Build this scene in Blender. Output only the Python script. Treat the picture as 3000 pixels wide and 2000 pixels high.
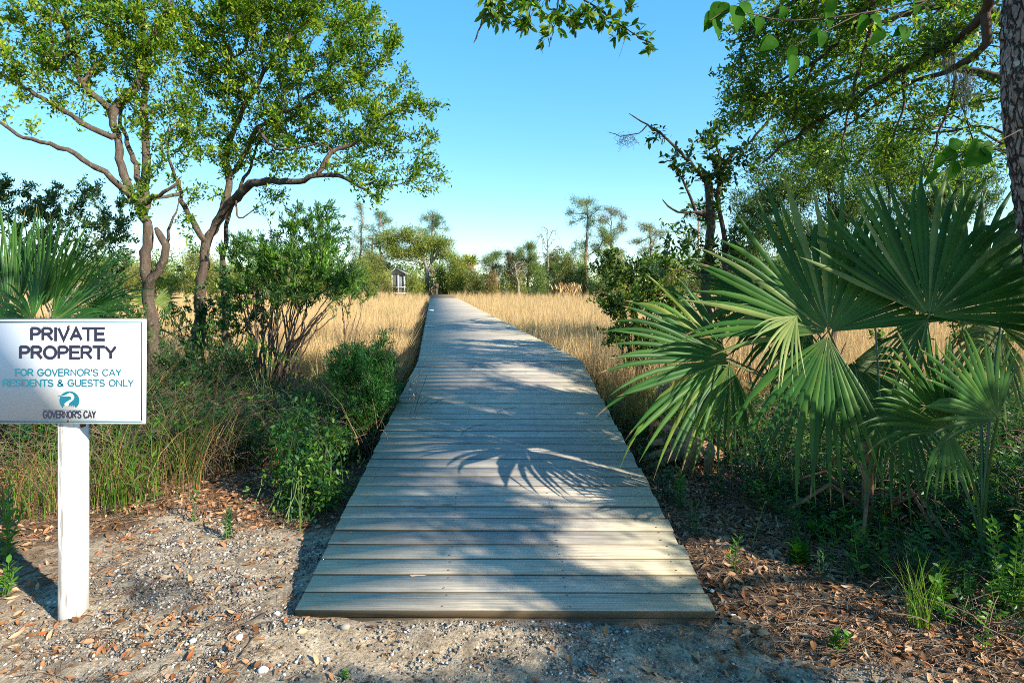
import bpy, math, random
import numpy as np
from mathutils import Vector, Matrix, Euler

random.seed(11)
rng = np.random.default_rng(11)
for o in list(bpy.data.objects):
    bpy.data.objects.remove(o)
SC = bpy.context.scene
COL = SC.collection
R = math.radians

# ------------------------------------------------------------------ camera
FPX, CAMZ, HORY = 1700.0, 1.65, 837.0       # focal length in photo pixels, eye height, horizon row
cam_d = bpy.data.cameras.new('camera')
cam = bpy.data.objects.new('camera', cam_d)
COL.objects.link(cam)
cam.location = (0, 0, CAMZ)
cam.rotation_euler = (R(90), 0, 0)
cam_d.sensor_width = 36
cam_d.lens = 36 * FPX / 3000
cam_d.shift_y = (HORY - 1000) / 3000
cam_d.clip_start = 0.05
cam_d.clip_end = 3000
SC.camera = cam

# ------------------------------------------------------------------ sky, sun, exposure
SUN_AZ, SUN_EL = R(124), R(27)              # azimuth clockwise from +Y
sdir = Vector((math.sin(SUN_AZ) * math.cos(SUN_EL), math.cos(SUN_AZ) * math.cos(SUN_EL), math.sin(SUN_EL)))
W = bpy.data.worlds.new('World')
SC.world = W
W.use_nodes = True
nt = W.node_tree
bg = nt.nodes['Background']
sky = nt.nodes.new('ShaderNodeTexSky')
sky.sky_type = 'NISHITA'
sky.sun_disc = False
sky.sun_elevation = SUN_EL
sky.sun_rotation = SUN_AZ
sky.air_density = 1.0
sky.dust_density = 0.2
sky.ozone_density = 2.0
hs = nt.nodes.new('ShaderNodeHueSaturation')
hs.inputs['Saturation'].default_value = 2.0
hs.inputs['Hue'].default_value = 0.497
gam = nt.nodes.new('ShaderNodeGamma')      # flattens the steep zenith-to-horizon range, as the photo's tone curve does
gam.inputs[1].default_value = 0.5
nt.links.new(sky.outputs[0], gam.inputs[0])
nt.links.new(gam.outputs[0], hs.inputs['Color'])
tint = nt.nodes.new('ShaderNodeMix'); tint.data_type = 'RGBA'; tint.blend_type = 'MULTIPLY'
tint.inputs[0].default_value = 1.0
tint.inputs[7].default_value = (1.24, 1.48, 1.64, 1)
nt.links.new(hs.outputs[0], tint.inputs[6])
nt.links.new(tint.outputs[2], bg.inputs['Color'])
bg.inputs['Strength'].default_value = 0.15
sl = bpy.data.lights.new('sun', 'SUN')
sl.energy = 5.0
sl.angle = R(0.53)
sl.color = (1.0, 0.91, 0.76)
sun = bpy.data.objects.new('sun', sl)
COL.objects.link(sun)
sun.rotation_euler = sdir.to_track_quat('Z', 'Y').to_euler()
SC.view_settings.view_transform = 'Standard'
SC.view_settings.look = 'None'
SC.view_settings.gamma = 1.0
SC.view_settings.use_curve_mapping = False
SC.view_settings.exposure = 1.38
SC.cycles.max_bounces = 8
SC.cycles.diffuse_bounces = 4
SC.cycles.transmission_bounces = 4
SC.cycles.use_denoising = False
SC.cycles.denoising_input_passes = 'RGB_ALBEDO_NORMAL'
SC.cycles.denoising_prefilter = 'ACCURATE'
SC.cycles.filter_width = 0.95

# ------------------------------------------------------------------ helpers
def at(px, py, Y):
    """the point at distance Y that the photo shows at pixel (px, py)"""
    return np.array([(px - 1500) / FPX * Y, Y, CAMZ - (py - HORY) / FPX * Y])

def sstep(a, b, x):
    t = np.clip((x - a) / (b - a), 0, 1)
    return t * t * (3 - 2 * t)

def ground_h(x, y):
    x = np.asarray(x, float); y = np.asarray(y, float)
    m = sstep(6.0, 10.5, y)
    bump = 0.02 * np.sin(x * 1.7 + 0.6) * np.cos(y * 1.3) + 0.012 * np.sin(x * 4.1 + y * 2.7)
    bump = bump + 0.034 * np.exp(-((y - 2.74) / 0.11) ** 2) * (1 - sstep(1.0, 1.4, np.abs(x)))
    side = 0.10 * sstep(2.2, 5.5, np.abs(x))
    far = sstep(62, 80, y)
    return bump * (1 - m) + side * (1 - m) - 0.38 * m + 0.75 * far

def gz(x, y):
    return float(ground_h(x, y))

class MB:
    """collects geometry; build() links it as one mesh object"""
    def __init__(self):
        self.v, self.f, self.n = [], [], 0
    def add(self, V, faces, mat=0):
        V = np.asarray(V, np.float32).reshape(-1, 3)
        for f in (faces if isinstance(faces, (list, tuple)) else [faces]):
            f = np.asarray(f, np.int64)
            if f.size:
                self.f.append((f + self.n, mat))
        self.v.append(V)
        self.n += len(V)
    def mesh(self, name, mats, loc=None, smooth=False):
        me = bpy.data.meshes.new(name)
        V = np.concatenate(self.v) if self.v else np.zeros((0, 3), np.float32)
        if loc is not None:
            V = V - np.asarray(loc, np.float32)
        me.vertices.add(len(V))
        me.vertices.foreach_set('co', V.astype(np.float32).ravel())
        if self.f:
            idx = np.concatenate([f.ravel() for f, m in self.f]).astype(np.int32)
            tot = np.concatenate([np.full(len(f), f.shape[1]) for f, m in self.f])
            mi = np.concatenate([np.full(len(f), m) for f, m in self.f]).astype(np.int32)
            st = np.concatenate([[0], np.cumsum(tot)[:-1]]).astype(np.int32)
            me.loops.add(len(idx))
            me.loops.foreach_set('vertex_index', idx)
            me.polygons.add(len(tot))
            me.polygons.foreach_set('loop_start', st)
            me.polygons.foreach_set('material_index', mi)
            if smooth:
                me.polygons.foreach_set('use_smooth', np.ones(len(tot), bool))
        for m in (mats if isinstance(mats, (list, tuple)) else [mats]):
            me.materials.append(m)
        me.update(calc_edges=True)
        return me
    def build(self, name, mats, parent=None, smooth=False, loc=None):
        if loc is None and parent is not None:
            loc = world_loc(parent)
        o = bpy.data.objects.new(name, self.mesh(name, mats, loc, smooth))
        COL.objects.link(o)
        if parent is not None:
            o.parent = parent
        elif loc is not None:
            o.location = tuple(float(c) for c in loc)
        return o

def world_loc(o):
    p = Vector(o.location)
    while o.parent is not None:
        o = o.parent
        p = p + Vector(o.location)
    return np.array(p)

def tag(o, label=None, cat=None, group=None, kind=None):
    if label: o['label'] = label
    if cat: o['category'] = cat
    if group: o['group'] = group
    if kind: o['kind'] = kind
    return o

def thing(name, label, cat, loc=(0, 0, 0), group=None):
    o = bpy.data.objects.new(name, None)
    o.empty_display_size = 0.1
    COL.objects.link(o)
    o.location = tuple(float(c) for c in loc)
    return tag(o, label, cat, group)

def unit(v):
    v = np.asarray(v, float)
    return v / np.maximum(np.linalg.norm(v, axis=-1, keepdims=True), 1e-9)

def rand_dirs(n):
    return unit(rng.normal(size=(n, 3)))

def tube(P, r, sides=6, cap=False):
    P = np.asarray(P, float)
    n = len(P)
    r = np.broadcast_to(np.asarray(r, float), (n,))
    T = np.empty_like(P)
    T[1:-1] = P[2:] - P[:-2]
    T[0] = P[1] - P[0]
    T[-1] = P[-1] - P[-2]
    T = unit(T)
    a = np.array([1.0, 0.2, 0.1]) if abs(T[0][0]) < 0.8 else np.array([0.1, 1.0, 0.2])
    ang = np.arange(sides) * 2 * math.pi / sides
    ca, sa = np.cos(ang), np.sin(ang)
    V = np.empty((n, sides, 3))
    u = a
    for i in range(n):
        u = u - T[i] * np.dot(u, T[i])
        u = u / max(np.linalg.norm(u), 1e-9)
        w = np.cross(T[i], u)
        V[i] = P[i] + r[i] * (ca[:, None] * u + sa[:, None] * w)
    i = np.arange(n - 1)[:, None] * sides
    j = np.arange(sides)[None, :]
    k = (j + 1) % sides
    Q = np.stack([i + j, i + k, i + sides + k, i + sides + j], -1).reshape(-1, 4)
    F = [Q]
    if cap:
        F.append(np.arange(sides)[None, ::-1])
        F.append(((n - 1) * sides + np.arange(sides))[None, :])
    return V.reshape(-1, 3), F

def smooth_path(P, step):
    """Catmull-Rom through the points, resampled"""
    P = np.asarray(P, float)
    if len(P) == 2:
        k = max(2, int(np.linalg.norm(P[1] - P[0]) / step) + 1)
        return P[0] + (P[1] - P[0]) * np.linspace(0, 1, k)[:, None]
    Q = np.vstack([2 * P[0] - P[1], P, 2 * P[-1] - P[-2]])
    out = []
    for i in range(1, len(Q) - 2):
        p0, p1, p2, p3 = Q[i - 1], Q[i], Q[i + 1], Q[i + 2]
        k = max(1, int(round(np.linalg.norm(p2 - p1) / step)))
        t = (np.arange(k) / k)[:, None]
        out.append(0.5 * (2 * p1 + (p2 - p0) * t + (2 * p0 - 5 * p1 + 4 * p2 - p3) * t ** 2 + (3 * p1 - p0 - 3 * p2 + p3) * t ** 3))
    out.append(P[-1][None])
    return np.vstack(out)

def box_v(cx, cy, cz, sx, sy, sz):
    V = np.array([[x, y, z] for z in (-1, 1) for y in (-1, 1) for x in (-1, 1)], float) * [sx / 2, sy / 2, sz / 2] + [cx, cy, cz]
    F = np.array([[0, 2, 3, 1], [4, 5, 7, 6], [0, 1, 5, 4], [2, 6, 7, 3], [0, 4, 6, 2], [1, 3, 7, 5]])
    return V, F

def add_box(mb, cx, cy, cz, sx, sy, sz, mat=0):
    V, F = box_v(cx, cy, cz, sx, sy, sz)
    mb.add(V, F, mat)

def bev_box(mb, cx, cy, cz, sx, sy, sz, b, mat=0):
    """box with chamfered long edges (profile in y-z, swept along x) plus end caps"""
    hy, hz = sy / 2, sz / 2
    prof = np.array([[-hy + b, -hz], [hy - b, -hz], [hy, -hz + b], [hy, hz - b], [hy - b, hz], [-hy + b, hz], [-hy, hz - b], [-hy, -hz + b]])
    V = np.array([[x, p[0], p[1]] for x in (-sx / 2, sx / 2) for p in prof]) + [cx, cy, cz]
    j = np.arange(8)
    k = (j + 1) % 8
    Q = np.stack([j, k, 8 + k, 8 + j], -1)[:, ::-1]
    mb.add(V, [Q, np.arange(8)[None, :], (8 + np.arange(8))[None, ::-1]], mat)

def leaf4(mb, P, D, S, L, Wd, fold=0.15, mat=0, wide=0.45):
    """folded diamond leaves: base, edge, tip, edge"""
    n = len(P)
    L = np.broadcast_to(np.asarray(L, float), (n,))[:, None]
    Wd = np.broadcast_to(np.asarray(Wd, float), (n,))[:, None]
    N = unit(np.cross(S, D))
    V = np.empty((n, 4, 3))
    V[:, 0] = P
    V[:, 1] = P + D * L * wide + S * Wd / 2 + N * fold * Wd
    V[:, 2] = P + D * L
    V[:, 3] = P + D * L * wide - S * Wd / 2 + N * fold * Wd
    b = np.arange(n)[:, None] * 4
    mb.add(V, np.concatenate([b + [0, 1, 2], b + [0, 2, 3]]), mat)

def leaf8(mb, P, D, S, L, Wd, fold=0.2, droop=0.15, mat=0):
    """leaf with midrib, six faces, tip hanging a little"""
    n = len(P)
    L = np.broadcast_to(np.asarray(L, float), (n,))[:, None]
    Wd = np.broadcast_to(np.asarray(Wd, float), (n,))[:, None]
    N = unit(np.cross(S, D))
    V = np.empty((n, 8, 3))
    V[:, 0] = P
    m1 = P + D * L * 0.3 - N * droop * L * 0.09
    m2 = P + D * L * 0.68 - N * droop * L * 0.46
    V[:, 1] = m1
    V[:, 2] = m2
    V[:, 3] = P + D * L - N * droop * L
    V[:, 4] = m1 + S * Wd * 0.44 + N * fold * Wd
    V[:, 5] = m2 + S * Wd * 0.42 + N * fold * Wd
    V[:, 6] = m1 - S * Wd * 0.44 + N * fold * Wd
    V[:, 7] = m2 - S * Wd * 0.42 + N * fold * Wd
    b = np.arange(n)[:, None] * 8
    mb.add(V, [np.concatenate([b + [0, 4, 1], b + [5, 3, 2], b + [0, 1, 6], b + [2, 3, 7]]),
               np.concatenate([b + [4, 5, 2, 1], b + [1, 2, 7, 6]])], mat)

def leaf_frames(n, D, up=0.6):
    """side vectors so that leaf faces look mostly upward"""
    ref = unit(np.array([0, 0, 1.0]) * up + rng.normal(size=(n, 3)) * (1 - up) * 0.9)
    S = np.cross(D, ref)
    bad = np.linalg.norm(S, axis=1) < 1e-3
    S[bad] = [1, 0, 0]
    return unit(S)

def blades(mb, P, H, lean, arch, width, nseg=4, mat=0, curl=0.0):
    """grass blades: base P, height H, unit lean dir, arch 0..1.3, tapering ribbon"""
    n = len(P)
    H = np.broadcast_to(np.asarray(H, float), (n,))
    arch = np.broadcast_to(np.asarray(arch, float), (n,))
    width = np.broadcast_to(np.asarray(width, float), (n,))
    t = np.linspace(0, 1, nseg + 1)
    th = arch[:, None] * t[None, :] * 1.35
    dl = H[:, None] / nseg
    sx = np.concatenate([np.zeros((n, 1)), np.cumsum(np.sin(th[:, :-1] + 0.5 * th[:, 1:2]) * dl, 1)], 1)
    sz = np.concatenate([np.zeros((n, 1)), np.cumsum(np.cos(th[:, :-1] + 0.5 * th[:, 1:2]) * dl, 1)], 1)
    ctr = P[:, None, :] + lean[:, None, :] * sx[..., None] + np.array([0, 0, 1.0]) * sz[..., None]
    tw = rng.uniform(0, math.pi, n)
    side = np.stack([np.cos(tw), np.sin(tw), np.zeros(n)], -1)
    w = width[:, None] * (1 - t[None, :] ** 1.6) * 0.5 + 0.0002
    V = np.stack([ctr - side[:, None, :] * w[..., None], ctr + side[:, None, :] * w[..., None]], 2)
    m = 2 * (nseg + 1)
    b = np.arange(n)[:, None, None] * m
    s = np.arange(nseg)[None, :, None] * 2
    Q = (b + s + np.array([0, 1, 3, 2])[None, None, :]).reshape(-1, 4)
    mb.add(V.reshape(-1, 3), Q, mat)

def ang_dirs(n, lo=0, hi=2 * math.pi):
    a = rng.uniform(lo, hi, n)
    return np.stack([np.cos(a), np.sin(a), np.zeros(n)], -1)

# ------------------------------------------------------------------ materials
def nodes_of(name):
    m = bpy.data.materials.new(name)
    m.use_nodes = True
    t = m.node_tree
    return m, t, t.nodes, t.links, t.nodes['Principled BSDF'], t.nodes['Material Output']

def ramp(t, cols, pos=None, interp='LINEAR'):
    r = t.nodes.new('ShaderNodeValToRGB')
    r.color_ramp.interpolation = interp
    n = len(cols)
    pos = pos or [i / max(n - 1, 1) for i in range(n)]
    e = r.color_ramp.elements
    while len(e) < n:
        e.new(0.5)
    for i in range(n):
        e[i].position = pos[i]
        e[i].color = (*cols[i], 1)
    return r

def noise(t, scale, detail=3, rough=0.6, coord=None, vec_scale=None, dist=0.0):
    n = t.nodes.new('ShaderNodeTexNoise')
    n.inputs['Scale'].default_value = scale
    n.inputs['Detail'].default_value = detail
    n.inputs['Roughness'].default_value = rough
    n.inputs['Distortion'].default_value = dist
    if coord is not None:
        if vec_scale is not None:
            mp = t.nodes.new('ShaderNodeMapping')
            mp.inputs['Scale'].default_value = vec_scale
            t.links.new(coord, mp.inputs['Vector'])
            t.links.new(mp.outputs[0], n.inputs['Vector'])
        else:
            t.links.new(coord, n.inputs['Vector'])
    return n

def mixc(t, fac, a, b, mode='MIX'):
    m = t.nodes.new('ShaderNodeMix')
    m.data_type = 'RGBA'
    m.blend_type = mode
    for sock, val in ((m.inputs[0], fac), (m.inputs[6], a), (m.inputs[7], b)):
        if hasattr(val, 'is_output'):
            t.links.new(val, sock)
        elif isinstance(val, tuple):
            sock.default_value = (*val, 1)
        else:
            sock.default_value = val
    return m.outputs[2]

def bump(t, height, strength, dist=0.01):
    b = t.nodes.new('ShaderNodeBump')
    b.inputs['Strength'].default_value = strength
    b.inputs['Distance'].default_value = dist
    t.links.new(height, b.inputs['Height'])
    return b

def leaf_mat(name, cols, trans=0.35, rough=0.42, tint=(1.25, 1.35, 0.55), spec=0.5, pos=None, per_object=False):
    m, t, N, Lk, P, O = nodes_of(name)
    g = N.new('ShaderNodeNewGeometry')
    if per_object:
        oi = N.new('ShaderNodeObjectInfo')
        a = N.new('ShaderNodeMath'); a.operation = 'ADD'
        Lk.new(oi.outputs['Random'], a.inputs[0]); Lk.new(g.outputs['Random Per Island'], a.inputs[1])
        fr = N.new('ShaderNodeMath'); fr.operation = 'FRACT'
        Lk.new(a.outputs[0], fr.inputs[0])
        src = fr.outputs[0]
    else:
        src = g.outputs['Random Per Island']
    r = ramp(t, cols, pos)
    Lk.new(src, r.inputs[0])
    Lk.new(r.outputs[0], P.inputs['Base Color'])
    P.inputs['Roughness'].default_value = rough
    P.inputs['Specular IOR Level'].default_value = spec * 0.6
    if trans > 0:
        tr = N.new('ShaderNodeBsdfTranslucent')
        c = mixc(t, 1.0, r.outputs[0], tint, 'MULTIPLY')
        Lk.new(c, tr.inputs['Color'])
        mx = N.new('ShaderNodeMixShader')
        mx.inputs[0].default_value = trans
        Lk.new(P.outputs[0], mx.inputs[1])
        Lk.new(tr.outputs[0], mx.inputs[2])
        Lk.new(mx.outputs[0], O.inputs['Surface'])
    return m

def bark_mat(name, cols, sc=9.0, zs=0.3, bstr=0.6, lichen=None, lpos=(0.58, 0.68)):
    m, t, N, Lk, P, O = nodes_of(name)
    tc = N.new('ShaderNodeTexCoord')
    n1 = noise(t, sc, 6, 0.7, tc.outputs['Object'], (1, 1, zs), 0.3)
    n2 = noise(t, sc * 5, 4, 0.7, tc.outputs['Object'], (1, 1, zs))
    r = ramp(t, cols)
    Lk.new(n1.outputs[0], r.inputs[0])
    c = mixc(t, 0.45, r.outputs[0], n2.outputs[0], 'OVERLAY')
    if lichen:
        n3 = noise(t, sc * 0.7, 5, 0.75, tc.outputs['Object'])
        lr = ramp(t, [(0, 0, 0), (1, 1, 1)], list(lpos))
        Lk.new(n3.outputs[0], lr.inputs[0])
        c = mixc(t, lr.outputs[0], c, lichen)
    Lk.new(c, P.inputs['Base Color'])
    P.inputs['Roughness'].default_value = 0.9
    P.inputs['Specular IOR Level'].default_value = 0.2
    b = bump(t, n1.outputs[0], bstr, 0.03)
    Lk.new(b.outputs[0], P.inputs['Normal'])
    return m

def plain_mat(name, col, rough=0.6, spec=0.4, var=0.0, vscale=20, metal=0.0):
    m, t, N, Lk, P, O = nodes_of(name)
    P.inputs['Roughness'].default_value = rough
    P.inputs['Specular IOR Level'].default_value = spec
    P.inputs['Metallic'].default_value = metal
    if var:
        tc = N.new('ShaderNodeTexCoord')
        n = noise(t, vscale, 5, 0.65, tc.outputs['Object'])
        lo = tuple(max(0, c * (1 - var)) for c in col)
        hi = tuple(min(1, c * (1 + var)) for c in col)
        r = ramp(t, [lo, hi], [0.3, 0.7])
        Lk.new(n.outputs[0], r.inputs[0])
        Lk.new(r.outputs[0], P.inputs['Base Color'])
    else:
        P.inputs['Base Color'].default_value = (*col, 1)
    return m

def wood_mat(name, rampcols, green=True):
    m, t, N, Lk, P, O = nodes_of(name)
    tc = N.new('ShaderNodeTexCoord')
    oi = N.new('ShaderNodeObjectInfo')
    off = N.new('ShaderNodeVectorMath'); off.operation = 'MULTIPLY_ADD'
    cmb = N.new('ShaderNodeCombineXYZ')
    for i in range(3):
        Lk.new(oi.outputs['Random'], cmb.inputs[i])
    Lk.new(cmb.outputs[0], off.inputs[0])
    off.inputs[1].default_value = (37.0, 11.0, 5.0)
    Lk.new(tc.outputs['Object'], off.inputs[2])
    v = off.outputs[0]
    g1 = noise(t, 1.0, 8, 0.75, v, (2.2, 130, 90), 0.5)      # grain
    g2 = noise(t, 1.0, 3, 0.6, v, (0.9, 9, 9), 0.2)         # broad streaks
    g3 = noise(t, 3.2, 4, 0.7, v)                            # weather patches
    r = ramp(t, rampcols, [0.36, 0.54, 0.70])
    mx = N.new('ShaderNodeMath'); mx.operation = 'MULTIPLY_ADD'
    Lk.new(g1.outputs[0], mx.inputs[0]); mx.inputs[1].default_value = 0.9
    m2 = N.new('ShaderNodeMath'); m2.operation = 'MULTIPLY'
    Lk.new(g2.outputs[0], m2.inputs[0]); m2.inputs[1].default_value = 0.2
    Lk.new(m2.outputs[0], mx.inputs[2])
    Lk.new(mx.outputs[0], r.inputs[0])
    # each board its own tone
    tone = ramp(t, [(0.68, 0.69, 0.72), (1.0, 0.98, 0.95), (1.2, 1.12, 0.98)])
    Lk.new(oi.outputs['Random'], tone.inputs[0])
    c = mixc(t, 1.0, r.outputs[0], tone.outputs[0], 'MULTIPLY')
    pr = ramp(t, [(0.82, 0.82, 0.80), (1.08, 1.06, 1.04)], [0.35, 0.7])
    Lk.new(g3.outputs[0], pr.inputs[0])
    c = mixc(t, 1.0, c, pr.outputs[0], 'MULTIPLY')
    if green:
        # algae tint towards the board ends
        sep = N.new('ShaderNodeSeparateXYZ'); Lk.new(tc.outputs['Object'], sep.inputs[0])
        ab = N.new('ShaderNodeMath'); ab.operation = 'ABSOLUTE'; Lk.new(sep.outputs[0], ab.inputs[0])
        mr = N.new('ShaderNodeMapRange'); Lk.new(ab.outputs[0], mr.inputs[0])
        mr.inputs[1].default_value = 0.55; mr.inputs[2].default_value = 1.25
        mu = N.new('ShaderNodeMath'); mu.operation = 'MULTIPLY'
        Lk.new(mr.outputs[0], mu.inputs[0]); Lk.new(g3.outputs[0], mu.inputs[1])
        c = mixc(t, mu.outputs[0], c, (0.34, 0.31, 0.15))
        ay = N.new('ShaderNodeMath'); ay.operation = 'ABSOLUTE'; Lk.new(sep.outputs[1], ay.inputs[0])
        er = N.new('ShaderNodeMapRange'); Lk.new(ay.outputs[0], er.inputs[0])
        er.inputs[1].default_value = 0.0635; er.inputs[2].default_value = 0.0659; er.inputs[4].default_value = 0.92
        c = mixc(t, er.outputs[0], c, (0.09, 0.06, 0.028))  # long edges painted dark to stand in for shade in the gaps
    # knots
    vo = N.new('ShaderNodeTexVoronoi'); vo.inputs['Scale'].default_value = 1.0
    mp = N.new('ShaderNodeMapping'); mp.inputs['Scale'].default_value = (2.3, 7.0, 1.0)
    Lk.new(v, mp.inputs[0]); Lk.new(mp.outputs[0], vo.inputs['Vector'])
    kr = ramp(t, [(1, 1, 1), (0, 0, 0)], [0.06, 0.13])
    Lk.new(vo.outputs['Distance'], kr.inputs[0])
    km = N.new('ShaderNodeMath'); km.operation = 'MULTIPLY'; km.inputs[1].default_value = 0.6
    Lk.new(kr.outputs[0], km.inputs[0])
    c = mixc(t, km.outputs[0], c, (0.10, 0.075, 0.05))
    Lk.new(c, P.inputs['Base Color'])
    P.inputs['Roughness'].default_value = 0.62
    P.inputs['Specular IOR Level'].default_value = 0.35
    b = bump(t, g1.outputs[0], 0.5, 0.003)
    Lk.new(b.outputs[0], P.inputs['Normal'])
    return m

M = {}
M['plank'] = wood_mat('weathered_plank', [(0.13, 0.112, 0.09), (0.34, 0.305, 0.255), (0.52, 0.475, 0.405)])
M['beam'] = wood_mat('dark_beam', [(0.05, 0.04, 0.03), (0.10, 0.08, 0.055), (0.16, 0.13, 0.095)], green=False)
M['oak_bark'] = bark_mat('oak_bark', [(0.02, 0.015, 0.011), (0.072, 0.054, 0.04), (0.18, 0.14, 0.108)], sc=18, bstr=1.0, lichen=(0.17, 0.18, 0.12), lpos=(0.58, 0.70))
M['dark_bark'] = bark_mat('dark_bark', [(0.03, 0.022, 0.018), (0.085, 0.06, 0.045), (0.15, 0.11, 0.085)], sc=14)
M['grey_bark'] = bark_mat('grey_bark', [(0.10, 0.085, 0.07), (0.22, 0.19, 0.16), (0.34, 0.30, 0.26)], sc=6)
M['pine_bark'] = bark_mat('pine_bark', [(0.09, 0.05, 0.035), (0.20, 0.12, 0.085), (0.33, 0.22, 0.17)], sc=3)
M['twig'] = plain_mat('twig_brown', (0.12, 0.085, 0.06), 0.9, 0.2, 0.4, 30)
def big_bark():
    m, t, N, Lk, P, O = nodes_of('lichen_bark')
    tc = N.new('ShaderNodeTexCoord')
    mp = N.new('ShaderNodeMapping'); mp.inputs['Scale'].default_value = (1, 1, 0.30)
    w = noise(t, 14, 4, 0.6, tc.outputs['Object'])
    wv = N.new('ShaderNodeVectorMath'); wv.operation = 'MULTIPLY_ADD'
    Lk.new(w.outputs['Color'], wv.inputs[0]); wv.inputs[1].default_value = (0.05, 0.05, 0.05); Lk.new(tc.outputs['Object'], wv.inputs[2])
    Lk.new(wv.outputs[0], mp.inputs[0])
    vo = N.new('ShaderNodeTexVoronoi'); vo.feature = 'DISTANCE_TO_EDGE'; vo.inputs['Scale'].default_value = 30
    Lk.new(mp.outputs[0], vo.inputs['Vector'])
    cr = ramp(t, [(0, 0, 0), (1, 1, 1)], [0.0, 0.13]); Lk.new(vo.outputs['Distance'], cr.inputs[0])
    n1 = noise(t, 30, 6, 0.75, tc.outputs['Object'], (1, 1, .5))
    pl = ramp(t, [(0.11, 0.068, 0.05), (0.25, 0.165, 0.125), (0.40, 0.29, 0.23)], [0.3, 0.5, 0.7]); Lk.new(n1.outputs[0], pl.inputs[0])
    n3 = noise(t, 9, 6, 0.8, tc.outputs['Object'])
    lr = ramp(t, [(0, 0, 0), (1, 1, 1)], [0.56, 0.66]); Lk.new(n3.outputs[0], lr.inputs[0])
    c = mixc(t, lr.outputs[0], pl.outputs[0], (0.42, 0.44, 0.34))
    c = mixc(t, cr.outputs[0], (0.05, 0.032, 0.026), c)
    Lk.new(c, P.inputs['Base Color']); P.inputs['Roughness'].default_value = 0.95; P.inputs['Specular IOR Level'].default_value = 0.1
    b = bump(t, cr.outputs[0], 1.0, 0.02); Lk.new(b.outputs[0], P.inputs['Normal'])
    return m
M['big_bark'] = big_bark()
G = leaf_mat
M['oak_leaf'] = G('oak_leaf', [(0.03, 0.085, 0.01), (0.075, 0.17, 0.014), (0.16, 0.26, 0.018), (0.32, 0.36, 0.02)], 0.48, pos=[0, 0.45, 0.8, 1.0])
M['oak_leaf_yellow'] = G('yellow_oak_leaf', [(0.09, 0.19, 0.014), (0.19, 0.29, 0.018), (0.32, 0.38, 0.025), (0.38, 0.34, 0.03)], 0.45, pos=[0, 0.5, 0.9, 1.0])
M['canopy_leaf'] = G('canopy_leaf', [(0.035, 0.09, 0.016), (0.085, 0.18, 0.022), (0.18, 0.26, 0.028), (0.33, 0.33, 0.035)], 0.52, pos=[0, 0.45, 0.85, 1.0])
M['holly_leaf'] = G('holly_leaf', [(0.015, 0.045, 0.012), (0.035, 0.085, 0.016), (0.10, 0.16, 0.02)], 0.3, 0.3, pos=[0, 0.6, 1])
M['myrtle_leaf'] = G('myrtle_leaf', [(0.03, 0.08, 0.025), (0.06, 0.15, 0.03), (0.11, 0.21, 0.04)], 0.42)
M['fresh_leaf'] = G('fresh_leaf', [(0.05, 0.15, 0.015), (0.09, 0.23, 0.02), (0.17, 0.30, 0.03)], 0.42)
M['deep_leaf'] = G('deep_leaf', [(0.015, 0.06, 0.018), (0.03, 0.10, 0.022), (0.05, 0.14, 0.028)], 0.36)
M['feather_leaf'] = G('feather_leaf', [(0.02, 0.085, 0.02), (0.035, 0.13, 0.025), (0.06, 0.18, 0.03)], 0.4)
M['fine_leaf'] = G('fine_leaf', [(0.035, 0.08, 0.03), (0.075, 0.14, 0.045), (0.14, 0.20, 0.055)], 0.45)
M['vine_leaf'] = G('vine_leaf', [(0.015, 0.075, 0.006), (0.028, 0.105, 0.008), (0.045, 0.14, 0.01)], 0.4, 0.6, spec=0.06)
M['palm'] = G('palm_leaf', [(0.014, 0.06, 0.010), (0.025, 0.09, 0.014), (0.05, 0.125, 0.018)], 0.25, 0.42, per_object=True, tint=(1.4, 1.5, 0.4), spec=0.35)
M['palm_pale'] = G('palm_leaf_pale', [(0.11, 0.17, 0.045), (0.18, 0.22, 0.06)], 0.3, 0.4, per_object=True)  # paler copy of palm, paints sun into fans; natural tone on a sprout
M['palm_yellow'] = G('palm_leaf_yellow', [(0.10, 0.16, 0.02), (0.17, 0.22, 0.03)], 0.45, 0.4, per_object=True)  # yellower copy of palm, paints sun and backlight into fans; natural on a sprig
def palm_extra(m):
    t = m.node_tree
    N, Lk = t.nodes, t.links
    P = N['Principled BSDF']
    src = P.inputs['Base Color'].links[0].from_socket
    a = N.new('ShaderNodeAttribute'); a.attribute_name = 'along'
    g = N.new('ShaderNodeObjectInfo')
    hub = ramp(t, [(0.45, 0.45, 0.45), (0, 0, 0)], [0.0, 0.22]); Lk.new(a.outputs['Fac'], hub.inputs[0])
    c = mixc(t, hub.outputs[0], src, (0.16, 0.20, 0.05))
    ad = N.new('ShaderNodeMath'); ad.operation = 'MULTIPLY_ADD'; Lk.new(g.outputs['Random'], ad.inputs[0]); ad.inputs[1].default_value = 0.13; Lk.new(a.outputs['Fac'], ad.inputs[2])
    tip = ramp(t, [(0, 0, 0), (1, 1, 1)], [0.985, 1.0]); mm = N.new('ShaderNodeMath'); mm.operation = 'SUBTRACT'; Lk.new(ad.outputs[0], mm.inputs[0]); mm.inputs[1].default_value = 0.045
    Lk.new(mm.outputs[0], tip.inputs[0])
    c = mixc(t, tip.outputs[0], c, (0.24, 0.15, 0.07))
    tc = N.new('ShaderNodeTexCoord')
    n = noise(t, 5.0, 3, 0.6, tc.outputs['Object'])
    v = ramp(t, [(0.75, 0.75, 0.75), (1.25, 1.25, 1.15)], [0.3, 0.7]); Lk.new(n.outputs[0], v.inputs[0])
    c = mixc(t, 1.0, c, v.outputs[0], 'MULTIPLY')
    Lk.new(c, P.inputs['Base Color'])
for k_ in ('palm', 'palm_pale', 'palm_yellow'):
    palm_extra(M[k_])
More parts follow.
